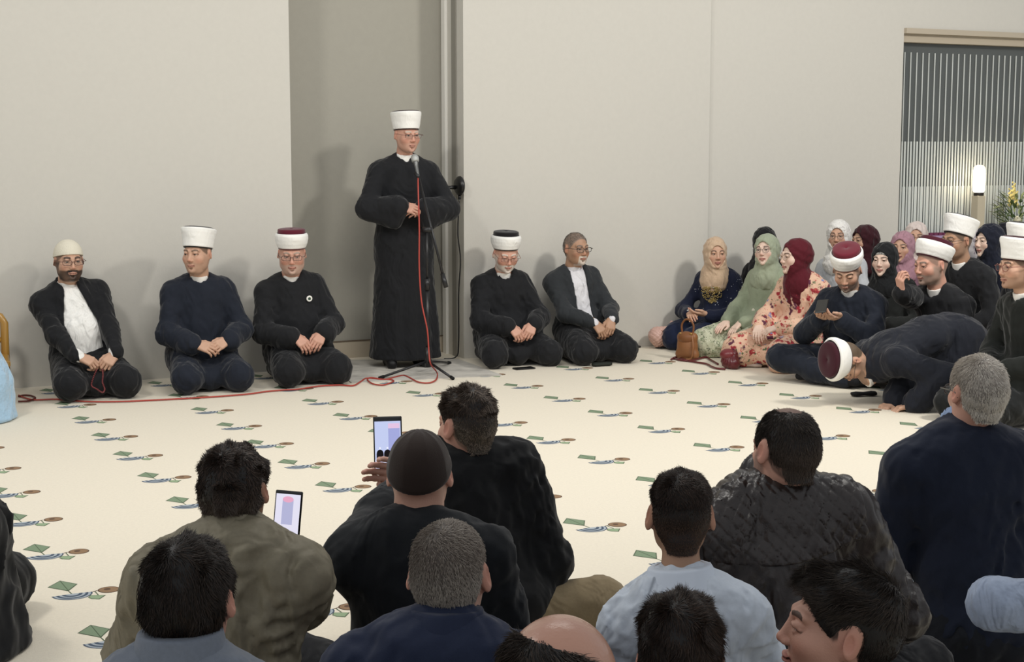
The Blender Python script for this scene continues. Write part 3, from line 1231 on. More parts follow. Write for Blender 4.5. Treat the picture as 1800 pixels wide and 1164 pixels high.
        def extra(D, x, y, z):
            X = A[0, 0] * x + A[0, 1] * y + A[0, 2] * z + A[0, 3]
            Y = A[1, 0] * x + A[1, 1] * y + A[1, 2] * z + A[1, 3]
            Z = A[2, 0] * x + A[2, 1] * y + A[2, 2] * z + A[2, 3]
            # layered folds round the neck and down the chest
            nz = np.clip((Mh.translation.z - .06) - z, 0, .5)
            r = np.sqrt((x - nb.x) ** 2 + (y - nb.y) ** 2 + ((z - nb.z) * 1.4) ** 2)
            D = D + .0036 * np.abs(np.sin(r * 62 + 2.2 * np.sin(x * 17 + seed) + 1.5 * np.sin(z * 21))) * sstep(0, .04, nz) * 1.6 - .002
            D = D + .002 * np.sin(Z * 110 + X * 60 + Y * 50) * sstep(.02, .0, nz)
            hole = np.sqrt((X / open_r[0]) ** 2 + ((Z - fz) / open_r[2]) ** 2) - 1
            hole = hole * open_r[0]
            hole = np.maximum(hole, Y + .028)
            return -_smin(-D, hole, .008)
        o = s.cloth(name, F, m, vox, .004, 75, seed, extra, color=color)
        if under:
            G = Fld()
            G.k = .02
            t = .006
            G.ell(Mh @ V(0, .014, .031), (.0765 + t, .096 + t, .089 + t), Mh.normalized())

            def ex(D, x, y, z):
                X = A[0, 0] * x + A[0, 1] * y + A[0, 2] * z + A[0, 3]
                Y = A[1, 0] * x + A[1, 1] * y + A[1, 2] * z + A[1, 3]
                Z = A[2, 0] * x + A[2, 1] * y + A[2, 2] * z + A[2, 3]
                return np.maximum(D, (.052 - 1.2 * (Y + .08)) - Z)
            s.cloth('under_scarf', G, under, .005, 0, extra=ex)
        return o


LENS = bpy.data.materials.new('lens_glass')
LENS.use_nodes = True
_nt = LENS.node_tree
_b = _nt.nodes['Principled BSDF']
_b.inputs['Base Color'].default_value = (.35, .38, .38, 1)
_b.inputs['Roughness'].default_value = .03
_b.inputs['Alpha'].default_value = .05


def fab(name, color, fold=.010, fscale=8.0, rough=.88, sheen=.15, bump=.0004, scale=420, vary=.05, **k):
    return mat(name, color, rough, bump=bump, scale=scale, fold=fold, fscale=fscale, sheen=sheen, vary=vary, **k)
# ------------------------------------------------------------ the room
WANG = R(25.7)
WA = V(-3.319, 9.855, 0)
WT = V(math.cos(WANG), math.sin(WANG), 0)
WN = V(math.sin(WANG), -math.cos(WANG), 0)      # out of the wall, into the room
MW = Matrix.Translation(WA) @ rotz(WANG)          # wall frame: x along, y into the wall, z up


def wall_s(px, yin=0.0, ry=1.006):
    """distance along the wall where the plane (yin deep) is seen in pixel column px"""
    k = (px - 900) / FPX / ry
    o = WA - WN * yin
    # o + s*T = (k*Y, Y)
    return (k * o.y - o.x) / (WT.x - k * WT.y)


def wallp(s_, yin, z):
    return WA + WT * s_ - WN * yin + V(0, 0, z)


# floor: one carpet with its woven kites
fm = mat('carpet', '#e6ddca', .95, bump=.0012, scale=260, sheen=.25, vary=.035)
CO = {'g': '#7c8e74', 'gd': '#56644f', 'b': '#5f7590', 'bd': '#4b5869', 'bl': '#a5aeb5', 'br': '#8d7258', 'brd': '#5f4a3c', 'lg': '#8fa383'}
fmats = [fm] + [mat('carpet_' + k, c, .95, bump=.001, scale=260) for k, c in CO.items()]
FI = {k: i + 1 for i, k in enumerate(CO)}
fp = PM()
fp.box((0, 7, -.05), (12, 12, .05))
LAT_O = V(-2.5945, 8.7289, 0)
LAT_A = R(26.4)
lu, lv = V(math.cos(LAT_A), math.sin(LAT_A), 0), V(-math.sin(LAT_A), math.cos(LAT_A), 0)


def disc(c, r, a0=0, a1=360, n=24):
    return [(c[0] + r * math.cos(R(a0 + (a1 - a0) * i / n)), c[1] + r * math.sin(R(a0 + (a1 - a0) * i / n))) for i in range(n + (a1 - a0 < 360))]


def inset(poly, t):
    cx = sum(p[0] for p in poly) / len(poly)
    cy = sum(p[1] for p in poly) / len(poly)
    return [(cx + (x - cx) * t, cy + (y - cy) * t) for x, y in poly]


kite = [(0, -.001), (.056, .068), (.107, -.004), (.060, -.083)]
leaf = [(.108, -.190), (.122, -.166), (.145, -.176), (.172, -.190), (.140, -.232), (.115, -.214)]
half = disc((.065, -.125), .071, 180, 360)
motif = [(kite, 'gd', 1), (inset(kite, .90), 'g', 2), ([(.0545, .060), (.0575, .060), (.0625, -.083), (.0595, -.083)], 'gd', 3),
         ([(.0585, -.082), (.0625, -.082), (.068, -.126), (.0625, -.126)], 'gd', 1),
         (half, 'bd', 1), (disc((.065, -.127), .065, 180, 360), 'bl', 2), (disc((.065, -.127), .056, 180, 360), 'bd', 3), (disc((.065, -.127), .046, 180, 360), 'bl', 4),
         (disc((.065, -.127), .036, 180, 360), 'bd', 5), (disc((.065, -.127), .024, 180, 360), 'bl', 6),
         (disc((.195, -.127), .040), 'brd', 1), (disc((.195, -.127), .035), 'br', 2), (disc((.190, -.120), .012), 'brd', 3),
         ([(.136, -.124), (.155, -.118), (.155, -.122), (.139, -.129)], 'brd', 2), ([(.143, -.126), (.147, -.127), (.149, -.178), (.145, -.178)], 'gd', 2),
         (leaf, 'gd', 1), (inset(leaf, .86), 'lg', 2)]
for hz in range(9):      # woven lines of the kite
    pass
wall_line = lambda p: (p - WA).dot(WN)
for i in range(-8, 17):
    for j in range(-6, 16):
        o = LAT_O + i * -lv * .578 + j * lu * .7076
        c = o + lu * .11 - lv * .08
        if c.y < 2.0 or wall_line(c) < .14 or abs(c.x) > c.y * .7 + 1.5:
            continue
        for poly, col, lev in motif:
            v = [o + lu * x + lv * y + V(0, 0, .0004 * lev) for x, y in poly]
            fp.add(v, [tuple(range(len(v)))], FI[col])
fp.build('floor', None, mats=fmats, kind='structure')

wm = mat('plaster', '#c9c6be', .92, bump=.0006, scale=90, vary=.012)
s1, s2 = wall_s(512), wall_s(815)
s3, s4 = wall_s(1246), wall_s(1586)
HT = 5.2
ztop = 1.585 + (HOR - 54) * (wallp(s4, 0, 0).y) / FPX
wp = PM()


def wbox(p, x0, x1, y0, y1, z0, z1, mi=0):
    p.box(MW @ V((x0 + x1) / 2, (y0 + y1) / 2, (z0 + z1) / 2), ((x1 - x0) / 2, (y1 - y0) / 2, (z1 - z0) / 2), rotz(WANG), mi)


ND = .42
wbox(wp, -5, s1, 0, .9, 0, HT)
wbox(wp, s2, s3, 0, .9, 0, HT)
wbox(wp, s3, s4, .03, .9, 0, HT)
wbox(wp, s4, s4 + 5, .03, .9, ztop, HT)
ZS = .64
wbox(wp, s4, s4 + 5, .03, .9, 0, ZS - .03)
wp.build('wall_back', wm, kind='structure')
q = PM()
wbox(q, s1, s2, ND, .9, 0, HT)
q.build('wall_niche', mat('niche_shade_plaster', '#a29f95', .9, bump=.0006, scale=70, vary=.015), kind='structure')  # shade of the niche put into a darker plaster colour
# baseboard of the niche
q = PM()
wbox(q, s1, s2, ND - .012, ND, 0, .125)
q.build('baseboard_niche', mat('base_plaster', '#b9ae9c', .8, vary=.02, scale=60), kind='structure')
q = PM()
wbox(q, s1, s2, ND - .016, ND, .125, .134)
q.build('trim_1', mat('dark_line', '#6a5e50', .7), kind='structure')
# vertical metal profile and grey strip on the reveal of the niche
q = PM()
wbox(q, s2 - .022, s2, ND - .12, ND - .06, 0, HT)
q.build('trim_2', mat('white_profile', '#e4e2dc', .5), kind='structure')
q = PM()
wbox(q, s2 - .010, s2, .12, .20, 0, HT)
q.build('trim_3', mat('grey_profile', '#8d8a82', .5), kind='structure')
# window: frame, glass, film of white stripes
q = PM()
wbox(q, s4, s4 + 5, -.004, .16, ztop - .045, ztop)
wbox(q, s4, s4 + 5, .05, .16, ztop - .115, ztop - .045)
win = q.build('window_1', mat('window_frame', '#b5aa98', .55), kind='structure')
q = PM()
wbox(q, s4 + .001, s4 + 5, .13, .14, ZS, ztop - .11)
q.build('glass', mat('window_glass', '#5c605f', .06, spec=.6, alpha=.82), win)
q = PM()
x = s4 + .09
zA, zB, zC = [1.585 + (HOR - yy) * 13.35 / FPX for yy in (97, 249, 327)]
k = 0
while x < s4 + 2.6:
    wbox(q, x, x + .009, .120, .127, zB, zA)
    wbox(q, x - .003, x + .012, .120, .127, ZS, zB)
    wbox(q, x + .028, x + .045, .120, .127, zC, zB)
    wbox(q, x + .022, x + .051, .120, .127, ZS, zC)
    x += .067
q.build('stripe_film', mat('stripe_white', '#c9cecb', .5), win)
q = PM()
wbox(q, s4 - 1, s4 + 6, 1.9, 2.0, -.2, HT)
wbox(q, s4 - .3, s4 - .2, .9, 2.0, -.2, HT)
q.build('wall_added_backing', mat('dark_backing', '#2c2f2f', .9), kind='structure')  # added dark backing, keeps the bright world from showing through the glass
q = PM()
wbox(q, s4, s4 + 5, -.20, .13, ZS - .03, ZS)
wbox(q, s4 + .30, s4 + 5, -.17, .03, ZS - .22, ZS - .03)
q.build('trim_4', mat('sill', '#cbc8c0', .4), kind='structure')
# ------------------------------------------------------------ the cast
BLK = fab('black_wool', '#191a1d')
BLK2 = fab('black_cloth', '#151619', fold=.008)
NVY = fab('navy_wool', '#1b202b')
WSH = fab('white_shirt', '#efeeea', fold=.010, fscale=14, rough=.75)
G_ROW = None

# standing speaker
s = Person('man standing at the microphone in a long black robe and white turban, hands folded', 712, 10.95, 16, (715, 238, 10.85), hyaw=30, hpitch=6, hroll=0,
           hs=1.05, pose='stand', hunch=.0, broad=1.12, o=dict(tone='ruddy', hair='#b5aca0', beard=('#b59a8a', .25, 1), neck=.95, look=(.15, 0)),
           armR=dict(w=(-.075, -.26, 1.165), pole=(-1, .25, -.5), dir=(.9, -.35, -.12), palm=(0, .8, -.5), curl=.5),
           armL=dict(w=(.095, -.235, 1.15), pole=(1, .25, -.5), dir=(-.9, -.4, -.05), palm=(.1, .85, -.4), curl=.45))
s.body()
s.robe(BLK, cuff=.085, length=.06, amp=.005, up=.080, wide=.10, vox=.010)
F = Fld(); F.k = .03
for sx in (-1, 1):
    F.cap((sx * .11, .02, .04), (sx * .13, -.16, .035), .045, .040)
    F.cap((sx * .11, .02, .04), (sx * .11, .02, .16), .045, .045)
s.cloth('shoe', F, mat('black_shoe', '#0c0c0e', .5), .009, 0)
s.turban('flare', '#2a1418', tilt=-9)
s.glasses('#5a3a34', w=.025, h=.013, r=.0014)

# wall row, left of the niche
GRP[0] = 'men kneeling along the wall'
s = Person('kneeling bearded man in black suit, open white shirt and cream skullcap', 150, 9.80, 27, (121, 459, 9.72), hyaw=30, hpitch=4, hs=1.08, hunch=.03, broad=1.12, S=1.02,
           o=dict(tone='mid', hair='#241d1a', beard=('#231c1a', .88, 1), fat=.008, brow_w=1.3, scalp=('#3a2e28', .7)),
           armR=dict(w=(-.10, -.36, .275), dir=(.8, -.35, -.35), palm=(-.2, .7, -.7), curl=.75), armL=dict(w=(.13, -.33, .27), dir=(-.7, -.45, -.5), palm=(.1, .8, -.5), curl=.75))
s.body(); s.shirt(WSH, fat=.035, amp=.006); s.shirt_collar('#efeeea')
s.jacket(fab('black_suit', '#16171a'), fat=.02, opening=.045, open_bottom=.105, w=1.02, vox=.009)
s.trousers(fab('black_suit_trousers', '#17181b'))
s.skullcap(mat('cream_knit', '#ded8c6', .95, bump=.003, scale=240), zf=.052, zb=.0, t=.009)
s.glasses('#4a2a26', w=.026, h=.015)

s = Person('kneeling man in navy robe with white turban, looking aside, between skullcap man and badge man', 355, 10.07, 22, (347, 447, 9.93), hyaw=-16, hpitch=2, hs=1.08, broad=1.06,
           o=dict(tone='mid', hair='#5a4a3c', beard=('#8a7060', .3, 1), scalp=('#4a3c30', .8), look=(-.35, 0), fat=.004),
           armR=dict(w=(-.09, -.32, .315), dir=(.85, -.45, -.25)), armL=dict(w=(.12, -.31, .33), dir=(-.85, -.45, -.30)))
s.body(); s.robe(NVY, fat=.02, cuff=.066); s.trousers(NVY, th=.118); s.turban('flare', '#18181a', tilt=-11); s.watch(1)

s = Person('kneeling man in black robe with round white badge and red-topped turban', 523, 10.36, 24, (513, 447, 10.22), hyaw=8, hpitch=12, hs=1.10, broad=1.06,
           o=dict(tone='ruddy', hair='#9a8e82', beard=('#b8aba0', .45, 1), look=(.2, -.25), fat=.010),
           armR=dict(w=(-.10, -.30, .33), dir=(.6, -.45, -.65)), armL=dict(w=(.10, -.29, .34), dir=(-.6, -.45, -.70)))
s.body(); s.robe(BLK, fat=.03, cuff=.066, seed=3); s.trousers(BLK2, th=.118, seed=4); s.turban('band', '#5a1a2a', tilt=-10); s.glasses('#3a2a26', w=.026, h=.016); s.watch(1)
p = PM()
p.lathe([(.019, 0), (.021, .002), (.019, .005), (.008, .005)], 28, mi=0)
for i in range(8):
    a = i * math.pi / 4
    p.lathe([(.0035, .005), (.0035, .0062)], 8, c=(math.cos(a) * .0075, math.sin(a) * .0075, 0), mi=1)
p.lathe([(.005, .005), (.005, .0064)], 12, mi=1)
bp_ = s.T(.70, .085, .143)
B3 = Matrix((s.l, s.up, s.fwd)).transposed().to_4x4()
B3.translation = bp_
p.build('badge', None, s.root, mats=[mat('badge_white', '#f0efe8', .5), mat('badge_green', '#33473c', .5)], M=B3)

# wall row, right of the niche
s = Person('kneeling old man with white beard, black robe and black-topped white turban, head bowed', 886, 11.18, 20, (889, 447, 11.06), hyaw=16, hpitch=20, hs=1.08, broad=.98,
           o=dict(tone='ruddy', hair='#cfc8be', beard=('#d8d2c8', .8, 1), lid=.5), knees=((-.20, -.36, .105), (.22, -.36, .10)),
           armR=dict(w=(-.07, -.33, .30), dir=(.55, -.45, -.7), curl=.6), armL=dict(w=(.11, -.33, .31), dir=(-.55, -.45, -.7), curl=.6))
s.body(); s.robe(BLK, seed=5, cuff=.064); s.trousers(BLK, seed=6); s.turban('band', '#191618', tilt=-16); s.glasses('#7a4a3c', w=.025, h=.014)

s = Person('kneeling bareheaded man with grey goatee and glasses in charcoal suit jacket', 1020, 11.37, 24, (1013, 438, 11.33), hyaw=32, hpitch=2, hs=1.05, broad=.98,
           o=dict(tone='tan', hair='#5a544e', beard=('#cfc8bc', .75, .5), scalp=('#6a645e', .7), line='high'),
           armR=dict(w=(-.05, -.33, .30), dir=(.5, -.45, -.75), curl=.55), armL=dict(w=(.10, -.32, .32), dir=(-.4, -.45, -.8), curl=.5))
s.body(); s.shirt(fab('pale_shirt', '#d9d8dc', fscale=14)); s.shirt_collar('#dad9dc')
s.jacket(fab('charcoal_suit', '#2b2e31'), opening=.060, open_bottom=.055); s.trousers(fab('black_trousers', '#18191c'), seed=8)
s.hair(('#4a4540', '#8c857c'), thick=.0025, n=3500, length=.006, line='high', width=.0012, shell=False); s.glasses('#2a2422', w=.027, h=.016, r=.002); s.watch(1, '#3a3230', '#241d1a')

# women along the wall
GRP[0] = 'women in headscarves'
HB = fab('beige_scarf', '#c2a88e', fold=.006, fscale=14, vary=.06)
dress = fab('navy_dress', '#141a30')
s = Person('seated woman in beige headscarf and sequinned navy dress', 1262, 11.9, -30, (1258, 447, 11.80), hyaw=4, hs=1.0, broad=.90, S=.95, knees=((-.27, -.27, .12), (-.04, -.40, .12)),
           o=dict(tone='mid', female=True, hair='#4a3a30', lip='#aa7068', look=(.3, 0)),
           armR=dict(w=(-.12, -.30, .30), dir=(.5, -.8, -.1), palm=(.3, .2, -.9), curl=.3), armL=dict(w=(.02, -.30, .30), dir=(-.75, -.45, .05), palm=(-.2, .3, .9), curl=.3))
s.body(hv=.003)
s.robe(dress, collar=None, notch=False, cuff=.042, up=.058, w=.92); s.trousers(fab('navy_skirt', '#161f38'), th=.125, name='skirt', robe=.12)
s.hijab(HB, drape=.34, chest=.16)
# gold necklace embroidery and sequins, sewn on the dress
rng = random.Random(4)
p = PM()
for i in range(260):
    a = rng.uniform(-1.0, 1.0); t = rng.uniform(.44, .80)
    wdt = .085 * (1 - abs((t - .66) / .26) ** 2)
    c = s.T(t, .0 + a * wdt, .148 - .02 * a * a + rng.uniform(0, .012))
    r_ = rng.uniform(.003, .007)
    p.lathe([(0.0005, -r_), (r_ * .8, -r_ * .5), (r_, 0), (r_ * .8, r_ * .5), (.0005, r_)], 6, c=c, cap=False)
bw = p.build('beadwork', mat('gold_beads', '#b5a06a', .3, metal=.6), s.root)
bw['kind'] = 'stuff'
p = PM()
for i in range(70):
    Sh, E, Wt = s.SL, s.aL['E'], s.aL['W']
    t = rng.uniform(0, 1)
    c = Sh.lerp(E, t) if rng.random() < .7 else s.T(rng.uniform(.3, .8), rng.uniform(-.1, .12), .14)
    d = V(rng.uniform(-1, 1), rng.uniform(-1, .2), rng.uniform(-.5, 1)).normalized()
    c = c + d * (.069 if (c - Sh).length < .3 else 0)
    r_ = rng.uniform(.002, .0042)
    p.lathe([(0.0005, -r_), (r_, 0), (.0005, r_)], 5, c=c, cap=False)
sq = p.build('sequins', mat('sequin', '#d5dbe6', .25, metal=.7), s.root)
sq['kind'] = 'stuff'
s.watch(-1, '#c9c7c0', '#1a1a1c')


def pattern_mat(name, base, spots, scale=14, thr=.30, leafy=False):
    m = mat(name, base, .85, sheen=.1, fold=.006, fscale=10)
    nt = m.node_tree
    b = nt.nodes['Principled BSDF']
    tc = nt.nodes.new('ShaderNodeTexCoord')
    cur = None
    prev = lin(base)
    for i, (c, sc, t, w_) in enumerate(spots):
        mp = nt.nodes.new('ShaderNodeMapping')
        mp.inputs['Location'].default_value = (i * 3.1, i * 1.7, i * .9)
        vo = nt.nodes.new('ShaderNodeTexVoronoi')
        vo.inputs['Scale'].default_value = sc
        no = nt.nodes.new('ShaderNodeTexNoise')
        no.inputs['Scale'].default_value = sc * 2.4
        ad = nt.nodes.new('ShaderNodeVectorMath'); ad.operation = 'MULTIPLY_ADD'
        ad.inputs[1].default_value = (w_, w_, w_)
        nt.links.new(tc.outputs['Object'], mp.inputs[0])
        nt.links.new(mp.outputs[0], no.inputs['Vector'])
        nt.links.new(no.outputs['Color'], ad.inputs[0])
        nt.links.new(mp.outputs[0], ad.inputs[2])
        nt.links.new(ad.outputs[0], vo.inputs['Vector'])
        lt = nt.nodes.new('ShaderNodeMapRange')
        lt.inputs[1].default_value = t + .04
        lt.inputs[2].default_value = t - .04
        nt.links.new(vo.outputs['Distance'], lt.inputs[0])
        mx = nt.nodes.new('ShaderNodeMixRGB')
        nt.links.new(lt.outputs[0], mx.inputs[0])
        if cur:
            nt.links.new(cur, mx.inputs[1])
        else:
            mx.inputs[1].default_value = (*prev, 1)
        mx.inputs[2].default_value = (*lin(c), 1)
        cur = mx.outputs[0]
    nt.links.new(cur, b.inputs['Base Color'])
    return m


LEAF = pattern_mat('leaf_print', '#b9bba2', [('#8a9478', 16, .42, .12), ('#5d6650', 26, .30, .10), ('#d8d6c4', 30, .27, .10)])
FLOR = pattern_mat('flower_print', '#d9b49b', [('#8a8060', 15, .20, .14), ('#5a6a4c', 13, .20, .10), ('#9a3038', 11, .27, .09), ('#b4544e', 24, .24, .06), ('#5b2c40', 9.3, .22, .10), ('#6a80b4', 11, .16, .08)])
s = Person('seated woman in sage green headscarf and jacket with a leaf print skirt', 1338, 11.5, -48, (1347, 442, 11.42), hyaw=-30, hpitch=-6, hroll=-4, hs=1.0, broad=.90, S=.97,
           o=dict(tone='pale', female=True, hair='#4a3428', lip='#b0766e'), knees=((-.22, -.42, .12), (.16, -.42, .12)),
           armR=dict(w=(-.10, -.30, .27), dir=(.1, -.9, -.3), palm=(0, -.2, -1), curl=.2), armL=dict(w=(.05, -.31, .28), dir=(-.25, -.75, -.6), palm=(0, .3, -1), curl=.3))
s.body(hv=.003)
s.robe(fab('sage_jacket', '#8f9881', fold=.008), collar=None, notch=False, cuff=.048, up=.060, w=.92, seed=7)
s.trousers(LEAF, th=.14, name='skirt', robe=.14, vox=.014)
s.hijab(fab('sage_scarf', '#98a08a', fold=.006, fscale=14), drape=.30, chest=.1, seed=2)
p = PM()
for t, x_ in ((.28, .0),):
    p.lathe([(.001, 0), (.014, .001), (.015, .004), (.001, .006)], 16, c=(0, 0, 0), M=None)
B3 = Matrix((s.l, s.up, s.fwd)).transposed().to_4x4(); B3.translation = s.T(.30, .0, .150)
p.build('button', mat('pearl', '#d8d4c4', .3), s.root, M=B3)
s.glasses('#3a3030', w=.025, h=.019, r=.0013, round_=True)

s = Person('seated woman in burgundy headscarf and peach flowered dress, face in profile', 1408, 11.02, -52, (1398, 452, 10.92), hyaw=-68, hpitch=2, hs=1.06, broad=.98, S=1.02,
           o=dict(tone='pale', female=True, hair='#4a3428', lip='#b0766e', fat=.004), knees=((-.20, -.44, .12), (.20, -.42, .12)),
           armR=dict(w=(-.08, -.38, .30), dir=(.45, -.6, -.4), palm=(0, .3, -.9), curl=.45), armL=dict(w=(.10, -.37, .31), dir=(-.6, -.6, -.3), palm=(0, .5, -.8), curl=.45))
s.body(hv=.003)
s.robe(FLOR, collar=None, notch=False, cuff=.052, up=.066, w=1.0, seed=9)
s.trousers(FLOR, th=.150, name='skirt', robe=.16, vox=.014)
s.hijab(fab('burgundy_scarf', '#551420', fold=.006, fscale=14), drape=.52, chest=.2, seed=3, back=.1)
s.glasses('#9a7a50', w=.024, h=.020, r=.0011, round_=True)


def woman(label, px, d, yaw, head, hy, scarf, top, hp=0, gl=None, S=.95, hs=1.0, under=None, tone='mid', **k):
    s = Person(label, px, d, yaw, head, hyaw=hy, hpitch=hp, hs=hs, broad=.9, S=S, o=dict(tone=tone, female=True, hair='#4a3a30', lip='#ac746c'), **k)
    s.body(hv=.004, vox=.004)
    s.robe(top, collar=None, notch=False, cuff=.048, up=.058, w=.92, vox=.014, seed=px * .01)
    s.trousers(top, vox=.016, name='skirt', th=.13)
    s.hijab(scarf, drape=.24, under=under, seed=px * .013)
    if gl:
        s.glasses(gl, w=.025, h=.018, r=.0014, round_=True)
    return s


woman('woman in black headscarf almost hidden behind the sage green headscarf', 1338, 12.02, -35, (1343, 428, 11.98), -20, fab('black_scarf', '#141416', fscale=14), fab('black_dress', '#131316'))
woman('woman in white patterned headscarf and thin glasses behind the bowed navy-robed man', 1480, 11.85, -30, (1474, 416, 11.8), -22, pattern_mat('white_scarf', '#dcdad6', [('#b8b4b0', 28, .3, .1)]), fab('grey_white_top', '#b9bcc0'), gl='#6a5a50')
woman('woman in dark burgundy headscarf beside the white patterned headscarf', 1530, 12.15, -50, (1519, 424, 12.1), -62, fab('wine_scarf', '#35121a', fscale=14), fab('dark_dress', '#1a1a20'))
woman('woman in black headscarf over a striped grey under-scarf', 1572, 11.05, -45, (1554, 458, 10.98), -34, fab('black_scarf2', '#17191b', fscale=14), fab('black_top', '#1b1d1c'), hp=2, under=pattern_mat('striped_under', '#a9aaa6', [('#5a5c5c', 60, .34, .02)]), tone='pale')
woman('woman in dusty pink headscarf, half hidden between black and cream headscarves', 1600, 12.0, -40, (1586, 436, 11.9), -30, fab('pink_scarf', '#a8808c', fscale=14), fab('pink_top', '#8c6a78'), S=.9)
woman('woman in cream headscarf and glasses beneath the striped window', 1618, 12.45, -35, (1610, 418, 12.4), -15, fab('cream_scarf', '#d2c4be', fscale=14), fab('cream_top', '#a9a4a0'), gl='#5a4a44')
woman('woman in pale grey headscarf hidden behind the turbaned man with glasses', 1712, 11.6, -50, (1698, 428, 11.5), -80, pattern_mat('grey_scarf', '#b5b0b2', [('#8a8088', 20, .3, .1)]), fab('grey_top', '#b9b6b0'))
woman('woman in navy headscarf in profile beside the lamp column', 1757, 11.2, -60, (1738, 425, 11.1), -66, fab('navy_scarf', '#141826', fscale=14), fab('navy_dress2', '#171b2b'), tone='pale')
woman('woman in black headscarf behind the navy headscarf', 1775, 12.2, -50, (1766, 420, 12.1), -60, fab('black_scarf3', '#121319', fscale=14), fab('black_dress3', '#131316'))

# men on the right
GRP[0] = 'robed men sitting on the right'
s = Person('man in navy robe and red-topped turban looking down at the phone he holds', 1492, 10.25, -36, (1489, 476, 10.08), hyaw=-22, hpitch=30, hs=1.08, broad=1.06, pose='cross', knees=((-.36, -.30, .16), (.34, -.26, .15)),
           o=dict(tone='mid', hair='#3a302a', beard=('#6a625c', .7, 1), lid=.55, scalp=('#3a302a', .7)), pel=(0, 0, .19),
           armR=dict(w=(-.07, -.30, .46), dir=(.3, -.75, .1), palm=(.2, .2, 1), curl=.35), armL=dict(w=(.06, -.30, .46), dir=(-.35, -.75, .1), palm=(-.2, .2, 1), curl=.4))
s.body(); s.robe(NVY, seed=11, fat=.03, cuff=.060); s.trousers(NVY, seed=12, th=.12, name='trousers'); s.turban('band', '#6a2230', tilt=-8)
PHONE_MAN = s

s = Person('man in dark robe and white turban bending forward with both hands on the floor', 1672, 9.42, -78, (1490, 634, 9.16), hyaw=-72, hpitch=86, hroll=10, hs=1.06, pose='bow', pel=(0, .02, .40), hunch=.105, broad=1.12, S=1.05,
           o=dict(tone='mid', hair='#3a3228', scalp=('#3f3a2c', .85), beard=('#5a5048', .5, 1)),
           armR=dict(w=(1, 1570, 708, 9.12), dir=(.3, -.8, -.25), palm=(0, -.2, -1), curl=.5, pole=(-.2, .9, .6)),
           armL=dict(w=(1, 1604, 713, 8.98), dir=(-.25, -.9, -.2), palm=(0, -.2, -1), curl=.5, pole=(.6, .9, .5)))
s.body(); s.robe(fab('midnight_wool', '#1a1d26'), seed=13, cuff=.078, up=.085, notch=False, w=1.05); s.trousers(fab('midnight_trousers', '#181b24'), seed=14, th=.13); s.turban('band', '#3c1722', tilt=4)
s.glasses('#2a2422')
BOW = s

s = Person('man in black robe and tilted red-topped turban with a hand at his mouth', 1660, 9.98, -58, (1637, 466, 9.80), hyaw=-64, hpitch=8, hs=1.10, broad=1.08, pose='cross', pel=(0, 0, .17),
           o=dict(tone='ruddy', hair='#6a625a', beard=('#8a8278', .6, 1), scalp=('#6a625a', .6)),
           armR=dict(w=(1, 1582, 512, 9.52), dir=(.05, -.25, .9), palm=(.2, .9, 0), curl=.75, pole=(-.5, -.1, -.9)),
           armL=dict(w=(.10, -.34, .36), dir=(-.6, -.6, -.2)))
s.body(); s.robe(BLK, seed=15, cuff=.060, fat=.02); s.trousers(BLK, seed=16); s.turban('band', '#4a1a28', tilt=-26)

s = Person('man in black robe, white turban and glasses in profile before the striped window', 1706, 10.75, -58, (1682, 424, 10.62), hyaw=-62, hpitch=3, hs=1.08, broad=1.06,
           o=dict(tone='tan', hair='#3a302a', beard=('#5a5048', .35, 1), scalp=('#4a4038', .8)))
s.body(); s.robe(BLK, seed=17); s.trousers(BLK, seed=18); s.turban('flare', '#1b1518', tilt=-20); s.glasses('#3a2a26', w=.026, h=.016)

s = Person('man in black robe with white turban and round glasses at the right edge', 1808, 8.72, -72, (1790, 470, 8.60), hyaw=-74, hpitch=2, hs=1.06, broad=1.08, pel=(0, 0, .27),
           o=dict(tone='mid', hair='#3a3028', beard=('#6a5040', .35, 1), scalp=('#3a3028', .8)))
s.body(); s.robe(fab('green_black_wool', '#1a1d1b'), seed=19); s.trousers(fab('green_black_trousers', '#17191a'), seed=20); s.turban('flare', '#3a1a20', tilt=-8); s.glasses('#7a3a34', w=.023, h=.019, round_=True)

s = Person('turbaned man mostly hidden behind the man at the right edge', 1812, 9.55, -70, (1797, 441, 9.45), hyaw=-72, hs=1.06,
           o=dict(tone='ruddy', hair='#3a3028', scalp=('#3a3028', .8)))
s.body(); s.robe(BLK, seed=21); s.trousers(BLK, seed=22); s.turban('flare', '#1b1518', tilt=-8)

# ------------------------------------------------------------ the onlookers in front, seen from behind
GRP[0] = 'onlookers in the foreground'
s = Person('dark-haired man in slate grey jacket at the lower left, seen from behind', 345, 2.68, 178, (331, 1058, 2.60), hyaw=180, hpitch=4, hs=.93, nk=.10, pose='cross', pel=(0, 0, .12), broad=1.02,
           o=dict(tone='ruddy', scalp=('#1c1714', .9), line='low'))
s.body(vox=.003); s.jacket(fab('slate_jacket', '#727984', rough=.7, fold=.010, fscale=7), opening=0, seed=31, vox=.008); s.folded_collar(fab('slate_jacket', '#727984'), r0=.094, r1=.070); s.trousers(fab('grey_trousers', '#3a3d42'))
s.hair(('#191410', '#3d3027'), thick=.011, n=30000, length=.022, width=.0006, lift=.18, line='low', clump=.5, seed=3, tn=.10)

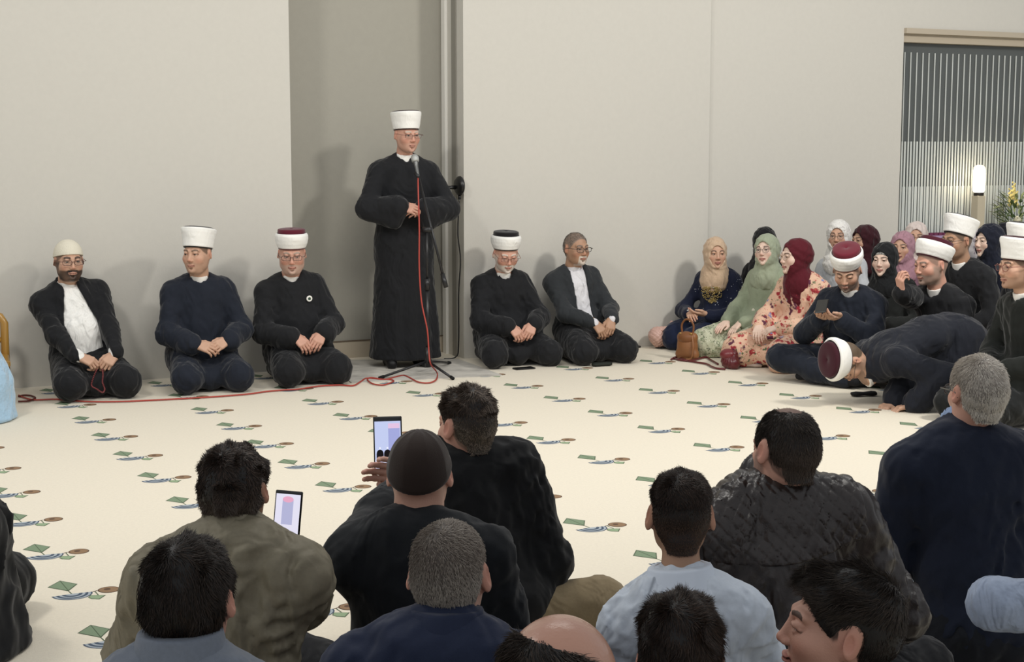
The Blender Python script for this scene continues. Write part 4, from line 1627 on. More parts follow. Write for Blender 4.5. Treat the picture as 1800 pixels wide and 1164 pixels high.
OLV = fab('olive_jacket', '#847c68', rough=.6, fold=.022, fscale=9, sheen=0, bump=.0003)
s = Person('curly dark-haired man in olive grey jacket filming with a phone', 418, 3.42, 176, (413, 864, 3.42), hyaw=176, hpitch=-4, hroll=0, hs=.88, nk=.095, pose='cross', pel=(0, 0, .13), broad=.96,
           o=dict(tone='tan', scalp=('#2a211b', .9), ear=1.0),
           armR=dict(w=(1, 510, 1085, 4.14), dir=(.05, 0, 1), palm=(0, 1, 0), curl=.15, pole=(-.3, .1, -1)),
           armL=dict(w=(.10, -.36, .42), dir=(-.5, -.7, .3), pole=(.8, .3, -.6)))
s.body(vox=.003)


def olive_extra(D, x, y, z):
    # gathered seam down the back and bunched shoulders
    g = .006 * np.sin(z * 170 + 9 * x) * np.exp(-((np.abs(x + .12) - .0) / .035) ** 2) * (y > 0) * sstep(.68, .5, z)
    h = .006 * np.sin(x * 75 + z * 60 + 3 * np.sin(z * 25)) * (y > 0) * sstep(.55, .7, z)
    return D + g + h


s.jacket(OLV, opening=0, seed=32, up=.082, amp=.010, extra2=olive_extra, vox=.008)
s.trousers(fab('brown_trousers', '#4a4238'))
F = Fld(); F.k = .02
F.cap(s.T(.955, 0, -.01), s.T(1.06, 0, .0), .082, .068); F.cap(s.T(.9, 0, .01), s.T(1.25, 0, .03), .060, .060, k=.008, sub=True)
s.cloth('jacket_collar', F, OLV, .006, .003, 30, 3)
s.hair(('#1d1713', '#54443a', '#6a5e54'), thick=.012, n=34000, length=.017, width=.0009, lift=.30, clump=1.0, seed=5, tn=.12, noise_f=85, top=1.15)

s = Person('man in ribbed dark brown cap and black sweater holding up a phone', 745, 3.88, 178, (738, 834, 3.84), hyaw=178, hpitch=-2, hs=.94, nk=.125, pose='cross', pel=(0, 0, .13), broad=1.10,
           o=dict(tone='ruddy', scalp=('#7a5a48', .3), neck=1.25, ear=1.15, fat=.004),
           armR=dict(w=(-.12, -.30, .34), dir=(.6, -.7, .1), palm=(0, .5, -.8), curl=.4, pole=(-.4, .3, -1)),
           armL=dict(w=(1, 774, 786, 4.47), dir=(.96, 0, .22), palm=(0, 1, 0), curl=.40, pole=(.8, .2, -.9)))
s.body(vox=.003)
s.robe(fab('black_knit', '#14171b', fold=.008, fscale=8, bump=.0008, scale=600), collar=None, notch=False, skirt=False, seed=33, up=.072, w=1.02, vox=.010, name='sweater', cuff=.05)
s.trousers(fab('black_jeans', '#17181c'))
s.skullcap(mat('brown_cap', '#2c211c', .85, bump=.0005, scale=300, sheen=.2), zf=.06, zb=-.028, t=.010, name='cap', ribs=5)
SWEAT = s

s = Person('man with curly grey-brown hair in black coat and khaki trousers, head turned left', 872, 4.66, 190, (820, 750, 4.62), hyaw=-142, hpitch=6, hs=.97, nk=.10, pose='cross', pel=(0, 0, .15), broad=1.02, S=1.06,
           o=dict(tone='ruddy', scalp=('#5a4c40', .7), ear=1.1, neck=1.15), knees=((-.31, .0, .13), (.30, -.2, .14)), hunch=.02,
           armR=dict(w=(-.16, -.30, .28), dir=(.2, -.9, -.3), pole=(-.35, .4, -1)), armL=dict(w=(.12, -.36, .32), pole=(.3, .3, -1)))
s.body(vox=.003); s.shirt(fab('black_polo', '#101113'), sleeves=False, w=.86, off=-.015)
s.jacket(fab('black_coat', '#111214', fold=.012, fscale=6), opening=0, seed=34, vox=.008, up=.080, w=1.04)
F = Fld(); F.k = .015
F.cap(s.T(.955, 0, -.015), s.T(1.05, 0, -.002), .076, .064); F.cap(s.T(.9, 0, .01), s.T(1.25, 0, .03), .060, .062, k=.008, sub=True)
s.cloth('coat_collar', F, fab('black_coat', '#111214'), .006, .002, 30, 3)
s.trousers(fab('khaki', '#8c7c60', fold=.006, fscale=10), seed=35, th=.10)
s.hair(('#2b211b', '#6e5f52', '#8c7f70'), thick=.011, n=18000, length=.020, width=.0010, lift=.4, clump=1.0, seed=6, tn=.15, noise_f=80, sides=.35, top=1.2, line='high')

s = Person('grey crop-haired man in navy blue suit jacket, second from the bottom centre', 780, 3.08, 176, (789, 1012, 3.02), hyaw=174, hpitch=2, hs=.96, nk=.105, pose='cross', pel=(0, 0, .12), broad=1.08,
           o=dict(tone='ruddy', scalp=('#6a5f55', .75), ear=1.1, neck=1.1))
s.body(vox=.003); s.shirt(WSH, w=.86, off=-.015); s.shirt_collar('#d8dce4')
s.jacket(fab('blue_suit', '#1f2840', rough=.75, fold=.014, fscale=5), opening=0, seed=36, vox=.008); s.folded_collar(fab('blue_suit', '#1f2840'), r0=.096, r1=.072); s.trousers(fab('blue_suit', '#1f2840'))
s.hair(('#6a5e54', '#aca296', '#cdc4b8'), thick=.005, n=30000, length=.0095, width=.00055, lift=.5, clump=.25, seed=7, tn=.08, swirl=1.0)

s = Person('balding man with shiny crown at the bottom edge of the photo', 1000, 2.06, 178, (985, 1240, 1.96), hyaw=168, hpitch=8, hs=1.05, nk=.11, pose='cross', pel=(0, 0, .14), broad=1.05,
           o=dict(tone='ruddy', scalp=('#c08a6c', .3), skinmat=mat('shiny_skin', rough=.26, spec=.5, attr=True, bump=.0008, scale=120)))
s.body(vox=.003); s.jacket(fab('dark_jacket', '#22242a'), opening=0, seed=37); s.trousers(fab('dark_jacket', '#22242a'))
s.hair(('#1a1512', '#4a3d33'), thick=.006, n=22000, length=.020, width=.0005, lift=.15, clump=.35, seed=8, tn=.12, bald=(-.020, -.014, .112, .080))

s = Person('boy with thick dark hair and glasses at the bottom edge beside the balding man', 1203, 2.66, 176, (1196, 1150, 2.58), hyaw=172, hpitch=4, hs=.86, nk=.12, pose='cross', pel=(0, 0, .10), broad=.85, S=.85,
           o=dict(tone='ruddy', scalp=('#1c1714', .9), ear=1.0))
s.body(vox=.003); s.shirt(fab('dark_tee', '#23262c'), sleeves=True); s.trousers(fab('dark_tee', '#23262c'))
s.hair(('#1b1410', '#46352a'), thick=.012, n=30000, length=.026, width=.0006, lift=.15, clump=.7, seed=9, tn=.12, noise_f=70); s.glasses('#14120f', r=.0014)

SKY = fab('sky_shirt', '#ccd4de', rough=.8, fold=.016, fscale=9, bump=.0003, vary=.03)
s = Person('boy in pale blue collared shirt with cropped dark hair, seen from behind', 1222, 3.52, 178, (1196, 908, 3.46), hyaw=178, hpitch=0, hs=.88, nk=.18, pose='cross', pel=(0, 0, .12), broad=.94, S=.90,
           o=dict(tone='tan', scalp=('#2a201a', .85), ear=1.25, neck=.92))
s.body(vox=.003)


def shirt_extra(D, x, y, z):
    a, b, c = s.loc(x, y, z)
    yoke = .0045 * ((b < 0) & (c > .70))
    pleat = .006 * np.exp(-((np.abs(a) - .045) / .010) ** 2) * ((b < 0) & (c < .70))
    return D - yoke - pleat


s.shirt(SKY, sleeves=True, extra2=shirt_extra, amp=.0055, cuff=.045, off=.012, vox=.0065)
s.folded_collar(mat('sky_collar', '#d3dbe6', .8), 'shirt_collar', .108, .066, 1.12, .965)
s.trousers(fab('boy_trousers', '#2a2c33'))
s.hair(('#1b1410', '#46352a', '#6a5242'), thick=.008, n=28000, length=.011, width=.0006, lift=.7, clump=.5, seed=10, tn=.15, sides=.45, top=1.3)

LEA = mat('leather', '#2b2320', .32, bump=.0005, scale=260, spec=.55, fold=.016, fscale=7, vary=.1)
s = Person('man with thinning dark hair in quilted brown-black leather jacket', 1412, 3.86, 184, (1380, 794, 3.82), hyaw=-156, hpitch=10, hroll=-3, hs=.95, nk=.105, pose='cross', pel=(0, 0, .15), broad=1.10, S=1.03,
           o=dict(tone='ruddy', scalp=('#3a2e28', .75), beard=('#4a4038', .6, 1), neck=1.2, ear=1.1))
s.body(vox=.003)


def quilt(D, x, y, z):
    a, b, c = s.loc(x, y, z)
    A_, C_ = a / .036, c * s.L / .036
    g = np.minimum(np.abs(((A_ + C_) % 1) - .5), np.abs(((A_ - C_) % 1) - .5))
    yoke = (b < 0) & (c > .74) & (np.abs(a) < .19)
    D = D + np.where(yoke, .0026 * np.exp(-(g / .07) ** 2) - .002, 0)
    D = D + .003 * np.exp(-((c - .735) / .006) ** 2) * (b < 0)
    return D


s.jacket(LEA, opening=0, seed=38, vox=.0075, amp=.009, extra2=quilt, up=.082); s.trousers(fab('black_jeans', '#17181c'))
F = Fld(); F.k = .015
YK = Fld(); YK.k = .05
s.torso_ops(YK, .0205, 0, 1.0); s.sleeves(YK, .006, .054, .082)


def yoke_cut(D, x, y, z):
    a, b, c = s.loc(x, y, z)
    A_, C_ = a / .034, c * s.L / .048
    g = np.minimum(np.abs(((A_ + C_) % 1) - .5), np.abs(((A_ - C_) % 1) - .5))
    D = D + .0045 * np.exp(-(g / .085) ** 2)
    return np.maximum(D, np.maximum(.70 - .05 * np.cos(a * 9) - c, np.maximum(b + .0, np.abs(a) - .215)) * .5)


yv, yf = YK.mesh(.0048, post=yoke_cut)
mk('quilted_yoke', yv, yf, LEA, s.root)
F.cap(s.T(.95, 0, -.015), s.T(1.06, 0, .0), .078, .066); F.cap(s.T(.9, 0, .01), s.T(1.25, 0, .03), .060, .064, k=.008, sub=True)
s.cloth('jacket_collar', F, LEA, .006, .002, 30, 3)
s.hair(('#211b17', '#4a3f36', '#5e5045'), thick=.003, n=26000, length=.014, width=.0006, lift=.25, clump=.4, seed=11, tn=.12, bald=(-.0, .03, .125, .034), swirl=.9)

s = Person('grey-haired man with glasses in dark navy blazer over pale blue collar', 1722, 4.50, 186, (1717, 692, 4.44), hyaw=-168, hpitch=2, hs=.92, nk=.13, pose='cross', pel=(0, 0, .15), broad=1.08, S=1.06,
           o=dict(tone='ruddy', scalp=('#8c7f74', .6), ear=1.0, neck=1.1))
s.body(vox=.003); s.shirt(fab('blue_shirt', '#8fa3c4'), w=.85, off=-.02)
F = Fld(); F.k = .012
F.cap(s.T(.95, 0, -.012), s.T(1.045, 0, .0), .078, .064); F.cap(s.T(.9, 0, .01), s.T(1.25, 0, .03), .060, .062, k=.006, sub=True)
s.cloth('shirt_collar', F, fab('blue_shirt', '#8fa3c4'), .006, .001, 30, 3)
s.jacket(fab('dark_blazer', '#161d2e', fold=.010, fscale=5), opening=0, seed=39, vox=.008, w=1.02); s.trousers(fab('blazer_trousers', '#15181f'))
s.hair(('#aca298', '#efe8dc', '#e6dfd3'), thick=.008, n=26000, length=.014, width=.0007, lift=.35, clump=.4, seed=12, tn=.12, swirl=1.0, top=1.2); s.glasses('#2a2422', w=.026, h=.017)

s = Person('young man with swept black hair in profile, looking left at the bottom right', 1535, 2.70, -112, (1478, 1110, 2.60), hyaw=-98, hpitch=-5, hs=.94, nk=.13, pose='cross', pel=(0, 0, .12), broad=.98,
           o=dict(tone='ruddy', hair='#1c1612', scalp=('#1c1612', .85), brow_w=1.0, look=(0, .3), lid=.75, lip='#b5706a'))
s.body(vox=.002); s.jacket(fab('dark_blue_jacket', '#181c26'), opening=.05, seed=40); s.shirt(fab('tee', '#3a3f4a')); s.trousers(fab('black_jeans', '#17181c'))
s.hair(('#1b1613', '#4a3f36', '#332a24'), thick=.010, n=34000, length=.028, width=.0005, lift=.12, clump=.45, seed=13, tn=.12, noise_f=45, comb=(.0, -1.4, 0), sides=.35, top=1.25, line='short', front=.012, vox=.003)

s = Person('person at the lower right edge showing only a pale blue sleeve and dark trousers', 2010, 3.12, 190, (2030, 830, 3.12), hyaw=188, hs=1.0, pose='cross', pel=(0, 0, .12),
           o=dict(tone='ruddy', scalp=('#3a2e28', .8)), knees=((-.30, -.30, .20), (.30, .0, .30)),
           armL=dict(w=(1, 1860, 1066, 2.95), E=(1748, 1062, 2.98), dir=(-1, -.1, -.1), curl=.4), armR=dict(w=(-.2, -.35, .35)))
s.body(); s.shirt(fab('denim_shirt', '#a3afc4', fold=.010, fscale=16, vary=.06), sleeves=True, cuff=.044, amp=.006); s.trousers(fab('dark_denim', '#1c2027'), th=.11)
s.hair(('#1c1612', '#3a3029'), n=4000, width=.001)

s = Person('person in a long black coat at the left edge, mostly outside the photo', -158, 4.75, 180, (-170, 640, 4.7), hyaw=180, hs=1.0, o=dict(tone='ruddy', scalp=('#3a2e28', .8)))
s.body(); F = Fld(); F.k = .05
F.cap((0, 0, .02), (0, 0, .35), .375, .30); F.cap((0, 0, .35), (0, 0, .56), .30, .22)
s.cloth('coat_skirt', F, fab('black_coat2', '#131416', fold=.014, fscale=5), .012, .012, 28, 5)
s.robe(fab('black_coat2', '#131416', fold=.014, fscale=5), seed=41, collar=None, notch=False); s.trousers(fab('black_coat2', '#131416'), th=.13)
s.hair(('#1c1612', '#3a3029'), n=3000, width=.001)

s = Person('person in a fluffy light blue robe at the left edge, by the golden wooden chair', -62, 8.75, -30, (-75, 480, 8.7), hyaw=-30, hs=.92, S=.88, o=dict(tone='mid', female=True))
BLU = mat('blue_fleece', '#a3c3dc', .95, bump=.006, scale=60, fold=.02, fscale=6, sheen=.6)
s.body(); s.robe(BLU, seed=42, collar=None, notch=False, fat=.02); s.trousers(BLU, th=.17, robe=.17, name='skirt')
s.hijab(fab('blue_scarf', '#8fa8c0'), drape=.3)
F = Fld(); F.k = .06
F.cap((0, 0, .02), (0, 0, .22), .30, .27); F.cap((0, 0, .22), (0, 0, .52), .27, .17)
s.cloth('robe_skirt', F, BLU, .014, .012, 30, 5)
# ------------------------------------------------------------ things on the floor and walls
# marbled mat under the speaker
mm = mat('marbled_mat', '#c2beb6', .55, bump=.0015, scale=24, vary=.22)
c = [G3(618, 674), G3(884, 661), G3(806, 632), G3(566, 634)]
p = PM()
p.v = [tuple(q) for q in c] + [tuple(q + V(0, 0, .005)) for q in c]
p.f = [(3, 2, 1, 0), (4, 5, 6, 7)] + [(i, (i + 1) % 4, 4 + (i + 1) % 4, 4 + i) for i in range(4)]
p.m = [0] * 6
p.build('floor_mat', mm, label='grey marbled mat under the standing man and the microphone stand', cat='mat')

# microphone stand
metal = mat('stand_metal', '#1c1c1e', .35, spec=.5)
base = G3(752, 660)
st = link('microphone_stand', None, None, 'black tripod microphone stand with boom in front of the standing man', 'microphone stand')
st.location = base
L3 = lambda v: v - base
hub = V(0, 0, .10)
for px, py in ((666, 665), (797, 666), (791, 638)):
    e = L3(G3(px, py, .010))
    p = PM().tube([hub, hub.lerp(e, .93)], .009, 10)
    lg = p.build('leg', metal, st, smooth=True)
    PM().tube([hub.lerp(e, .90), e], .012, 10).build('rubber_foot', mat('rubber', '#101011', .8), lg, smooth=True)
pv = L3(W3(757, 404, base.y))
pv = V(0.0 + pv.x * .2, 0, pv.z)
PM().tube([V(0, 0, .06), V(0, 0, .20)], .020, 14).build('hub', metal, st, smooth=True)
PM().tube([V(0, 0, .12), V(0, 0, .62)], .0125, 12).build('pole', metal, st, smooth=True)
PM().tube([V(0, 0, .60), V(0, 0, .68)], .019, 14).build('clutch', metal, st, smooth=True)
PM().tube([V(0, 0, .62), V(0, 0, pv.z)], .008, 10).build('upper_pole', metal, st, smooth=True)
kn = PM().tube([V(-.03, 0, pv.z), V(.035, 0, pv.z)], .019, 14)
kn.build('boom_clamp', metal, st, smooth=True)
bt, bb = L3(W3(736, 312, base.y + .14)), L3(W3(784, 505, base.y - .10))
bm = PM().tube([bb, bt], .0085, 10).build('boom', metal, st, smooth=True)
PM().tube([bb, bb.lerp(bt, .12)], .016, 12).build('counterweight', metal, bm, smooth=True)
PM().tube([bt, bt + V(-.02, .03, .03)], [.012, .016], 12).build('microphone_clip', metal, st, smooth=True)
# microphone
mt_, mb = W3(729, 277, base.y + .22), W3(735, 310, base.y + .15)
ax = (mt_ - mb).normalized()
Mq = ax.to_track_quat('Z', 'Y').to_matrix().to_4x4()
mi = link('microphone', None, None, 'silver-headed black microphone on the boom in front of the mouth of the standing man', 'microphone')
mi.location = mb
hl = (mt_ - mb).length
p = PM().lathe([(.009, -.02), (.011, 0), (.013, hl * .5), (.018, hl * .72), (.020, hl * .75)], 20)
p.build('handle', mat('mic_grey', '#6c6d6c', .35, metal=.6), mi, smooth=True, M=Mq)
p = PM().lathe([(.020, hl * .75), (.026, hl * .80), (.029, hl * .92), (.028, hl * 1.0), (.022, hl * 1.1), (.010, hl * 1.16), (.002, hl * 1.17)], 24)
p.build('grille', mat('mic_grille', '#b9bbb8', .4, metal=.7, bump=.002, scale=500), mi, smooth=True, M=Mq)


def wire(pts, n=6):
    """smooth curve through the points"""
    P = [Vector(q) for q in pts]
    out = []
    for i in range(len(P) - 1):
        a, b, c_, d = P[max(i - 1, 0)], P[i], P[i + 1], P[min(i + 2, len(P) - 1)]
        for k in range(n):
            t = k / n
            out.append(.5 * ((2 * b) + (c_ - a) * t + (2 * a - 5 * b + 4 * c_ - d) * t * t + (3 * b - a - 3 * c_ + d) * t ** 3))
    out.append(P[-1])
    return out


red = mat('red_cable', '#a84238', .5, spec=.4)
by = base.y
air = [mb + V(0, -.005, -.01), W3(735, 330, by + .04), W3(737, 400, by - .02), W3(737, 470, by - .03), W3(741, 530, by - .05), W3(751, 580, by - .08), W3(754, 620, by - .10), W3(757, 640, by - .12)]
fl = [(768, 655), (767, 667), (755, 673), (736, 672), (720, 664), (710, 660), (698, 662), (684, 666), (672, 667), (652, 664), (646, 668), (656, 675), (672, 677), (684, 674), (692, 670), (686, 667.5), (668, 667), (645, 665), (634, 671), (620, 678), (596, 677), (560, 679), (523, 684.5), (495, 686), (467, 688.5), (434, 693), (370, 698), (300, 702), (260, 704), (215, 706), (150, 706), (100, 702), (60, 703), (40, 698), (33, 695)]
PM().tube(wire(air + [G3(x_, y_, .008) for x_, y_ in fl]), .0052, 8).build('microphone_cable', red, smooth=True, label='red microphone cable hanging from the stand and snaking left along the floor', cat='cable')
lp = [(33, 697), (42, 695), (55, 696), (62, 700), (50, 705), (32, 706)]
PM().tube(wire([G3(x_, y_, .010) for x_, y_ in lp]), .006, 8).build('cable_loop', mat('dark_red_cable', '#5a2a24', .5), smooth=True, label='dark red loop of cable on the floor by the light blue robe', cat='cable')

# black device on the wall edge with its cable
sw = (s2 - .004)
d0 = wallp(s2 - .035, .0, 1.585 + (HOR - 326) * (wallp(s2, 0, 0).y) / FPX)
wf = link('wall_speaker', None, None, 'small black oval device on an arm at the edge of the niche', 'speaker')
wf.location = d0
Mr = rotz(WANG) @ Matrix.Rotation(R(90), 4, 'Y')
PM().lathe([(.004, -.030), (.05, -.026), (.070, -.010), (.074, .004), (.066, .016), (.03, .022), (.004, .023)], 32).build('housing', mat('black_plastic', '#121213', .35, spec=.5), wf, smooth=True, M=Mr)
PM().tube([V(-.02, 0, -.01), V(-.09, -.02, -.012), V(-.15, -.03, -.010)], [.016, .012, .004], 10).build('arm', mat('black_plastic', '#121213', .35, spec=.5), wf, smooth=True)
PM().tube([V(0, 0, -.07), V(0, 0, -.10)], .012, 10).build('plug', mat('black_plastic', '#121213', .35, spec=.5), wf, smooth=True)
dz = d0.z
pts = [d0 + V(0, -.01, -.09), d0 + V(-.012, -.02, -.35), d0 + V(.006, -.02, -.55), d0 + V(-.008, -.02, -.8), d0 + V(-.01, -.02, -dz + .12), d0 + V(-.03, -.03, -dz + .02), d0 + V(-.12, -.04, -dz + .006)]
PM().tube(wire(pts), .005, 8).build('hanging_cable', mat('black_plastic', '#121213', .35, spec=.5), smooth=True, label='thin black cable hanging from the oval device down to the floor', cat='cable')


# phones and small flat things
def phone(label, M, w=.075, h=.155, t=.009, screen=None, cat='phone', body='#111214', sc='#0c0d10', name='phone', off=(0, 0)):
    r = link(name, None, None, label, cat)
    r.matrix_world = M
    PM().box((0, 0, 0), (w / 2, h / 2, t / 2), bev=.0035).build('case', mat('case_' + body[1:], body, .3, spec=.5), r)
    s_ = PM().box((0, 0, t / 2 + .0004), (w / 2 - .003, h / 2 - .004, .0006)).build('screen', mat('off_screen', sc, .08, spec=.6), r)
    if screen:
        screen(r, w, h, t)
    return r


def flat(px, py, ang, z=.0065):
    p_ = G3(px, py)
    return Matrix.Translation((p_.x, p_.y, z)) @ rotz(R(ang))


phone('black smartphone lying on the carpet before the white-bearded old man', flat(921, 649, -62))
PM().lathe([(.004, -.078), (.022, -.074), (.030, -.055), (.027, 0), (.030, .055), (.022, .074), (.004, .078)], 20, sx=1, sy=.5).build('glasses_case', mat('case_dark', '#20241f', .7), smooth=True, M=flat(1058, 644, -70, .016) @ Matrix.Rotation(R(-90), 4, 'X'), label='dark glasses case on the carpet before the charcoal-suited man', cat='glasses case')
PM().box((0, 0, 0), (.022, .075, .008), bev=.004).build('remote_control', mat('dark_remote', '#2a2624', .5), M=flat(1110, 612, -66, .009), label='small dark slim object by the wall beside the charcoal-suited man', cat='remote')
phone('grey phone lying under the pink quilted bag', flat(1170, 612, -60), body='#3c403e')
PM().lathe([(.004, -.085), (.026, -.080), (.034, -.05), (.024, 0), (.036, .055), (.030, .080), (.004, .085)], 20, sx=1, sy=.45).build('slipper', mat('slipper_black', '#121214', .7), smooth=True, M=flat(1518, 697, -78, .018) @ Matrix.Rotation(R(-90), 4, 'X'), label='black slipper sole by the knees of the bending man', cat='slipper')

# phone of the bowed man on the right
hm_ = PHONE_MAN
c_ = (hm_.aR['W'] + hm_.aL['W']) / 2 + V(-.015, -.128, .086)
Mp = Matrix.Translation(hm_.root.location) @ rotz(R(-36)) @ Matrix.Translation(c_) @ Matrix.Rotation(R(28), 4, 'X') @ rotz(R(15))
phone('dark phone held in both hands by the navy-robed turbaned man', Mp)


# phones held up by the onlookers: their lit screens show the scene
def em(name, c, e=1.0):
    return mat(name, '#000000', .3, emit=c, estr=e)


def rect(r, name, x0, x1, y0, y1, z, m, parent=None):
    return PM().box(((x0 + x1) / 2, (y0 + y1) / 2, z), ((x1 - x0) / 2, (y1 - y0) / 2, .0002)).build(name, m, parent or r)


def screenA(r, w, h, t):
    z = t / 2 + .0012
    rect(r, 'display', -w / 2 + .004, w / 2 - .004, -h / 2 + .012, h / 2 - .014, z, em('scr_blue', '#c3cdf0'))
    q = PM()
    q.box((w * .22, h * .10, z + .0004), (w * .20, h * .27, .0002))
    q.build('picture_niche', em('scr_lilac', '#a3a9dc'), r)
    PM().box((w * .22, h * .33, z + .0008), (w * .20, h * .045, .0002)).build('picture_niche_top', em('scr_pink', '#e4c3e2'), r)
    q = PM()
    for cx in (-.28, -.02):
        q.lathe([(.0105, 0), (.0105, .0003)], 16, c=(cx * w, -h * .17, z + .0010), sy=1.25)
        q.box((cx * w, -h * .215, z + .0010), (.0105, h * .04, .0002))
    q.build('picture_people', em('scr_black', '#0b0b10'), r)
    q = PM()
    for cx in (-.28, -.02):
        q.lathe([(.003, 0), (.003, .0003)], 10, c=(cx * w, -h * .065, z + .0014))
        q.box((cx * w, -h * .235, z + .0014), (.005, .0012, .0002))
    q.build('picture_turbans', em('scr_white', '#eef0ff'), r)
    rect(r, 'picture_floor', -w / 2 + .004, w / 2 - .004, -h / 2 + .012, -h * .265, z + .0006, em('scr_floor', '#e6ebff'))
    q = PM()
    for i, (cx, cy) in enumerate(((-.28, -.31), (-.15, -.30), (-.02, -.31), (.1, -.30), (-.27, -.37), (-.14, -.375), (.0, -.37), (.12, -.375))):
        q.box((cx * w, cy * h, z + .001), (.0045, .0008, .0002))
        q.box((cx * w - .004, cy * h - .003, z + .001), (.0008, .003, .0002))
    q.build('picture_floor_motifs', em('scr_motif', '#9fa6cf'), r)


def screenB(r, w, h, t):
    z = t / 2 + .0012
    rect(r, 'display', -w / 2 + .004, w / 2 - .004, -h / 2 + .006, h / 2 - .009, z, em('scr_pale', '#e3e0f2'))
    PM().box((0, h * .13, z + .0004), (w * .20, h * .22, .0002)).build('picture_niche', em('scr_lilac2', '#b3b4d6'), r)
    PM().lathe([(w * .20, 0), (w * .20, .0003)], 24, c=(0, h * .35, z + .0006), sy=.55).build('picture_niche_top', em('scr_pink2', '#e6a8c4'), r)


def upright(px, py, d, ang=0, lean=12):
    """a phone whose screen faces the camera side"""
    return Matrix.Translation(W3(px, py, d)) @ rotz(R(ang)) @ Matrix.Rotation(R(90 - lean), 4, 'X') 


phone('phone with lit screen held up by the man in the brown ribbed cap', upright(682, 781, 4.40, 4, 8) @ rotz(R(1)), w=.085, h=.165, screen=screenA)
phone('phone with lit screen held by the curly-haired man in the olive jacket', upright(505, 913, 4.0, -8, 10) @ rotz(R(-3)), w=.076, h=.155, screen=screenB)

# bags beside the women
bag = mat('tan_leather', '#8a5c38', .45, bump=.0006, scale=200, spec=.45)
bl = G3(1208, 632)
b = link('handbag', None, None, 'tan brown leather handbag with gold clasps standing before the beige-scarfed woman', 'bag')
b.location = bl
b.rotation_euler = (0, 0, R(-35))
F = Fld(); F.k = .02
F.cap((-.055, 0, .04), (.055, 0, .04), .042, k=.02); F.cap((-.046, 0, .17), (.046, 0, .17), .038, k=.04); F.ell((0, 0, .10), (.085, .055, .10), k=.02)
v, f = F.mesh(.008, floor=.002)
mk('bag_body', v, f, bag, b)
F = Fld(); F.k = .01
F.ell((0, -.012, .165), (.072, .050, .050))
v, f = F.mesh(.007)
mk('flap', v, f, mat('tan_leather2', '#7a4f30', .45), b)
PM().tube(wire([(-.045, 0, .20), (-.05, 0, .26), (-.02, 0, .30), (.02, 0, .30), (.05, 0, .26), (.045, 0, .20)]), .008, 8).build('handle', mat('tan_leather2', '#7a4f30', .45), b, smooth=True)
for x_ in (-.045, .045):
    PM().lathe([(.010, -.004), (.013, 0), (.010, .004)], 14, c=(x_, -.03, .20)).build('clasp', mat('gold', '#c9a860', .25, metal=.9), b, smooth=True)
PM().tube(wire([(.055, -.03, .19), (.075, -.05, .10), (.06, -.05, .02), (.02, -.06, .008)]), .008, 8).build('strap', bag, b, smooth=True)

pk = G3(1160, 611)
b = link('quilted_bag', None, None, 'pink quilted bag lying against the wall behind the beige-scarfed woman', 'bag')
b.location = pk + WN * .05 + V(0, 0, .018)
b.rotation_euler = (0, 0, WANG)
F = Fld(); F.k = .02
F.cap((-.055, 0, .085), (.10, 0, .085), .075, .070); F.cap((-.05, 0, .03), (.10, 0, .03), .040)


def qb(D, x, y, z):
    A_, C_ = (x + z) / .036, (x - z) / .036
    return D + .006 * np.exp(-(np.minimum(np.abs(A_ % 1 - .5), np.abs(C_ % 1 - .5)) / .10) ** 2)


v, f = F.mesh(.005, post=qb)
mk('bag_body', v, f, mat('pink_leather', '#c9a498', .4, spec=.5), b)
PM().tube(wire([(-.05, -.06, .13), (0, -.075, .17), (.08, -.06, .16), (.13, -.04, .10)]), .006, 8).build('strap', mat('pink_leather', '#c9a498', .4), b, smooth=True)
PM().prism([(.03, .14), (.10, .145), (.075, .20)], -.01, .02, Matrix.Rotation(R(90), 4, 'X')).build('flap_corner', mat('pink_leather', '#c9a498', .4), b)

mr_ = mat('burgundy_leather', '#5c1f24', .3, spec=.5, bump=.001, scale=60)
b = link('small_handbag', None, None, 'burgundy pleated shoulder bag lying on the carpet before the leaf print skirt', 'bag')
b.location = G3(1283, 648)
b.rotation_euler = (0, 0, R(-20))
F = Fld(); F.k = .02
F.ell((0, 0, .055), (.070, .055, .065)); F.ell((.03, -.02, .04), (.05, .05, .05)); F.cap((-.03, 0, .10), (.03, 0, .11), .035, .03)
v, f = F.mesh(.005, floor=.002, post=lambda D, x, y, z: D + .005 * np.abs(np.sin(np.arctan2(x, z - .15) * 16)))
mk('bag_body', v, f, mr_, b)
F = Fld(); F.ell((-.015, .0, .10), (.060, .052, .045))
v, f = F.mesh(.006)
mk('flap', v, f, mat('burgundy_leather2', '#6e262b', .35, spec=.5), b)
iv = (Matrix.Translation(b.location) @ rotz(R(-20))).inverted()
sp = [(1262, 640), (1248, 632), (1240, 628), (1215, 634), (1195, 633), (1185, 630), (1180, 632), (1190, 628), (1208, 634), (1225, 637), (1242, 640), (1252, 645), (1262, 648), (1275, 649)]
PM().tube(wire([iv @ G3(x_, y_, .010) for x_, y_ in sp]), .0075, 8).build('strap', mr_, b, smooth=True)
PM().lathe([(.004, -.09), (.028, -.085), (.034, -.04), (.026, .0), (.034, .06), (.024, .085), (.004, .09)], 20, sy=.5).build('shoe', mat('nude_shoe', '#b0a094', .5), smooth=True, M=flat(1318, 646, 75, .018) @ Matrix.Rotation(R(-90), 4, 'X'), label='pale nude flat shoe beside the flowered dress hem', cat='shoe')

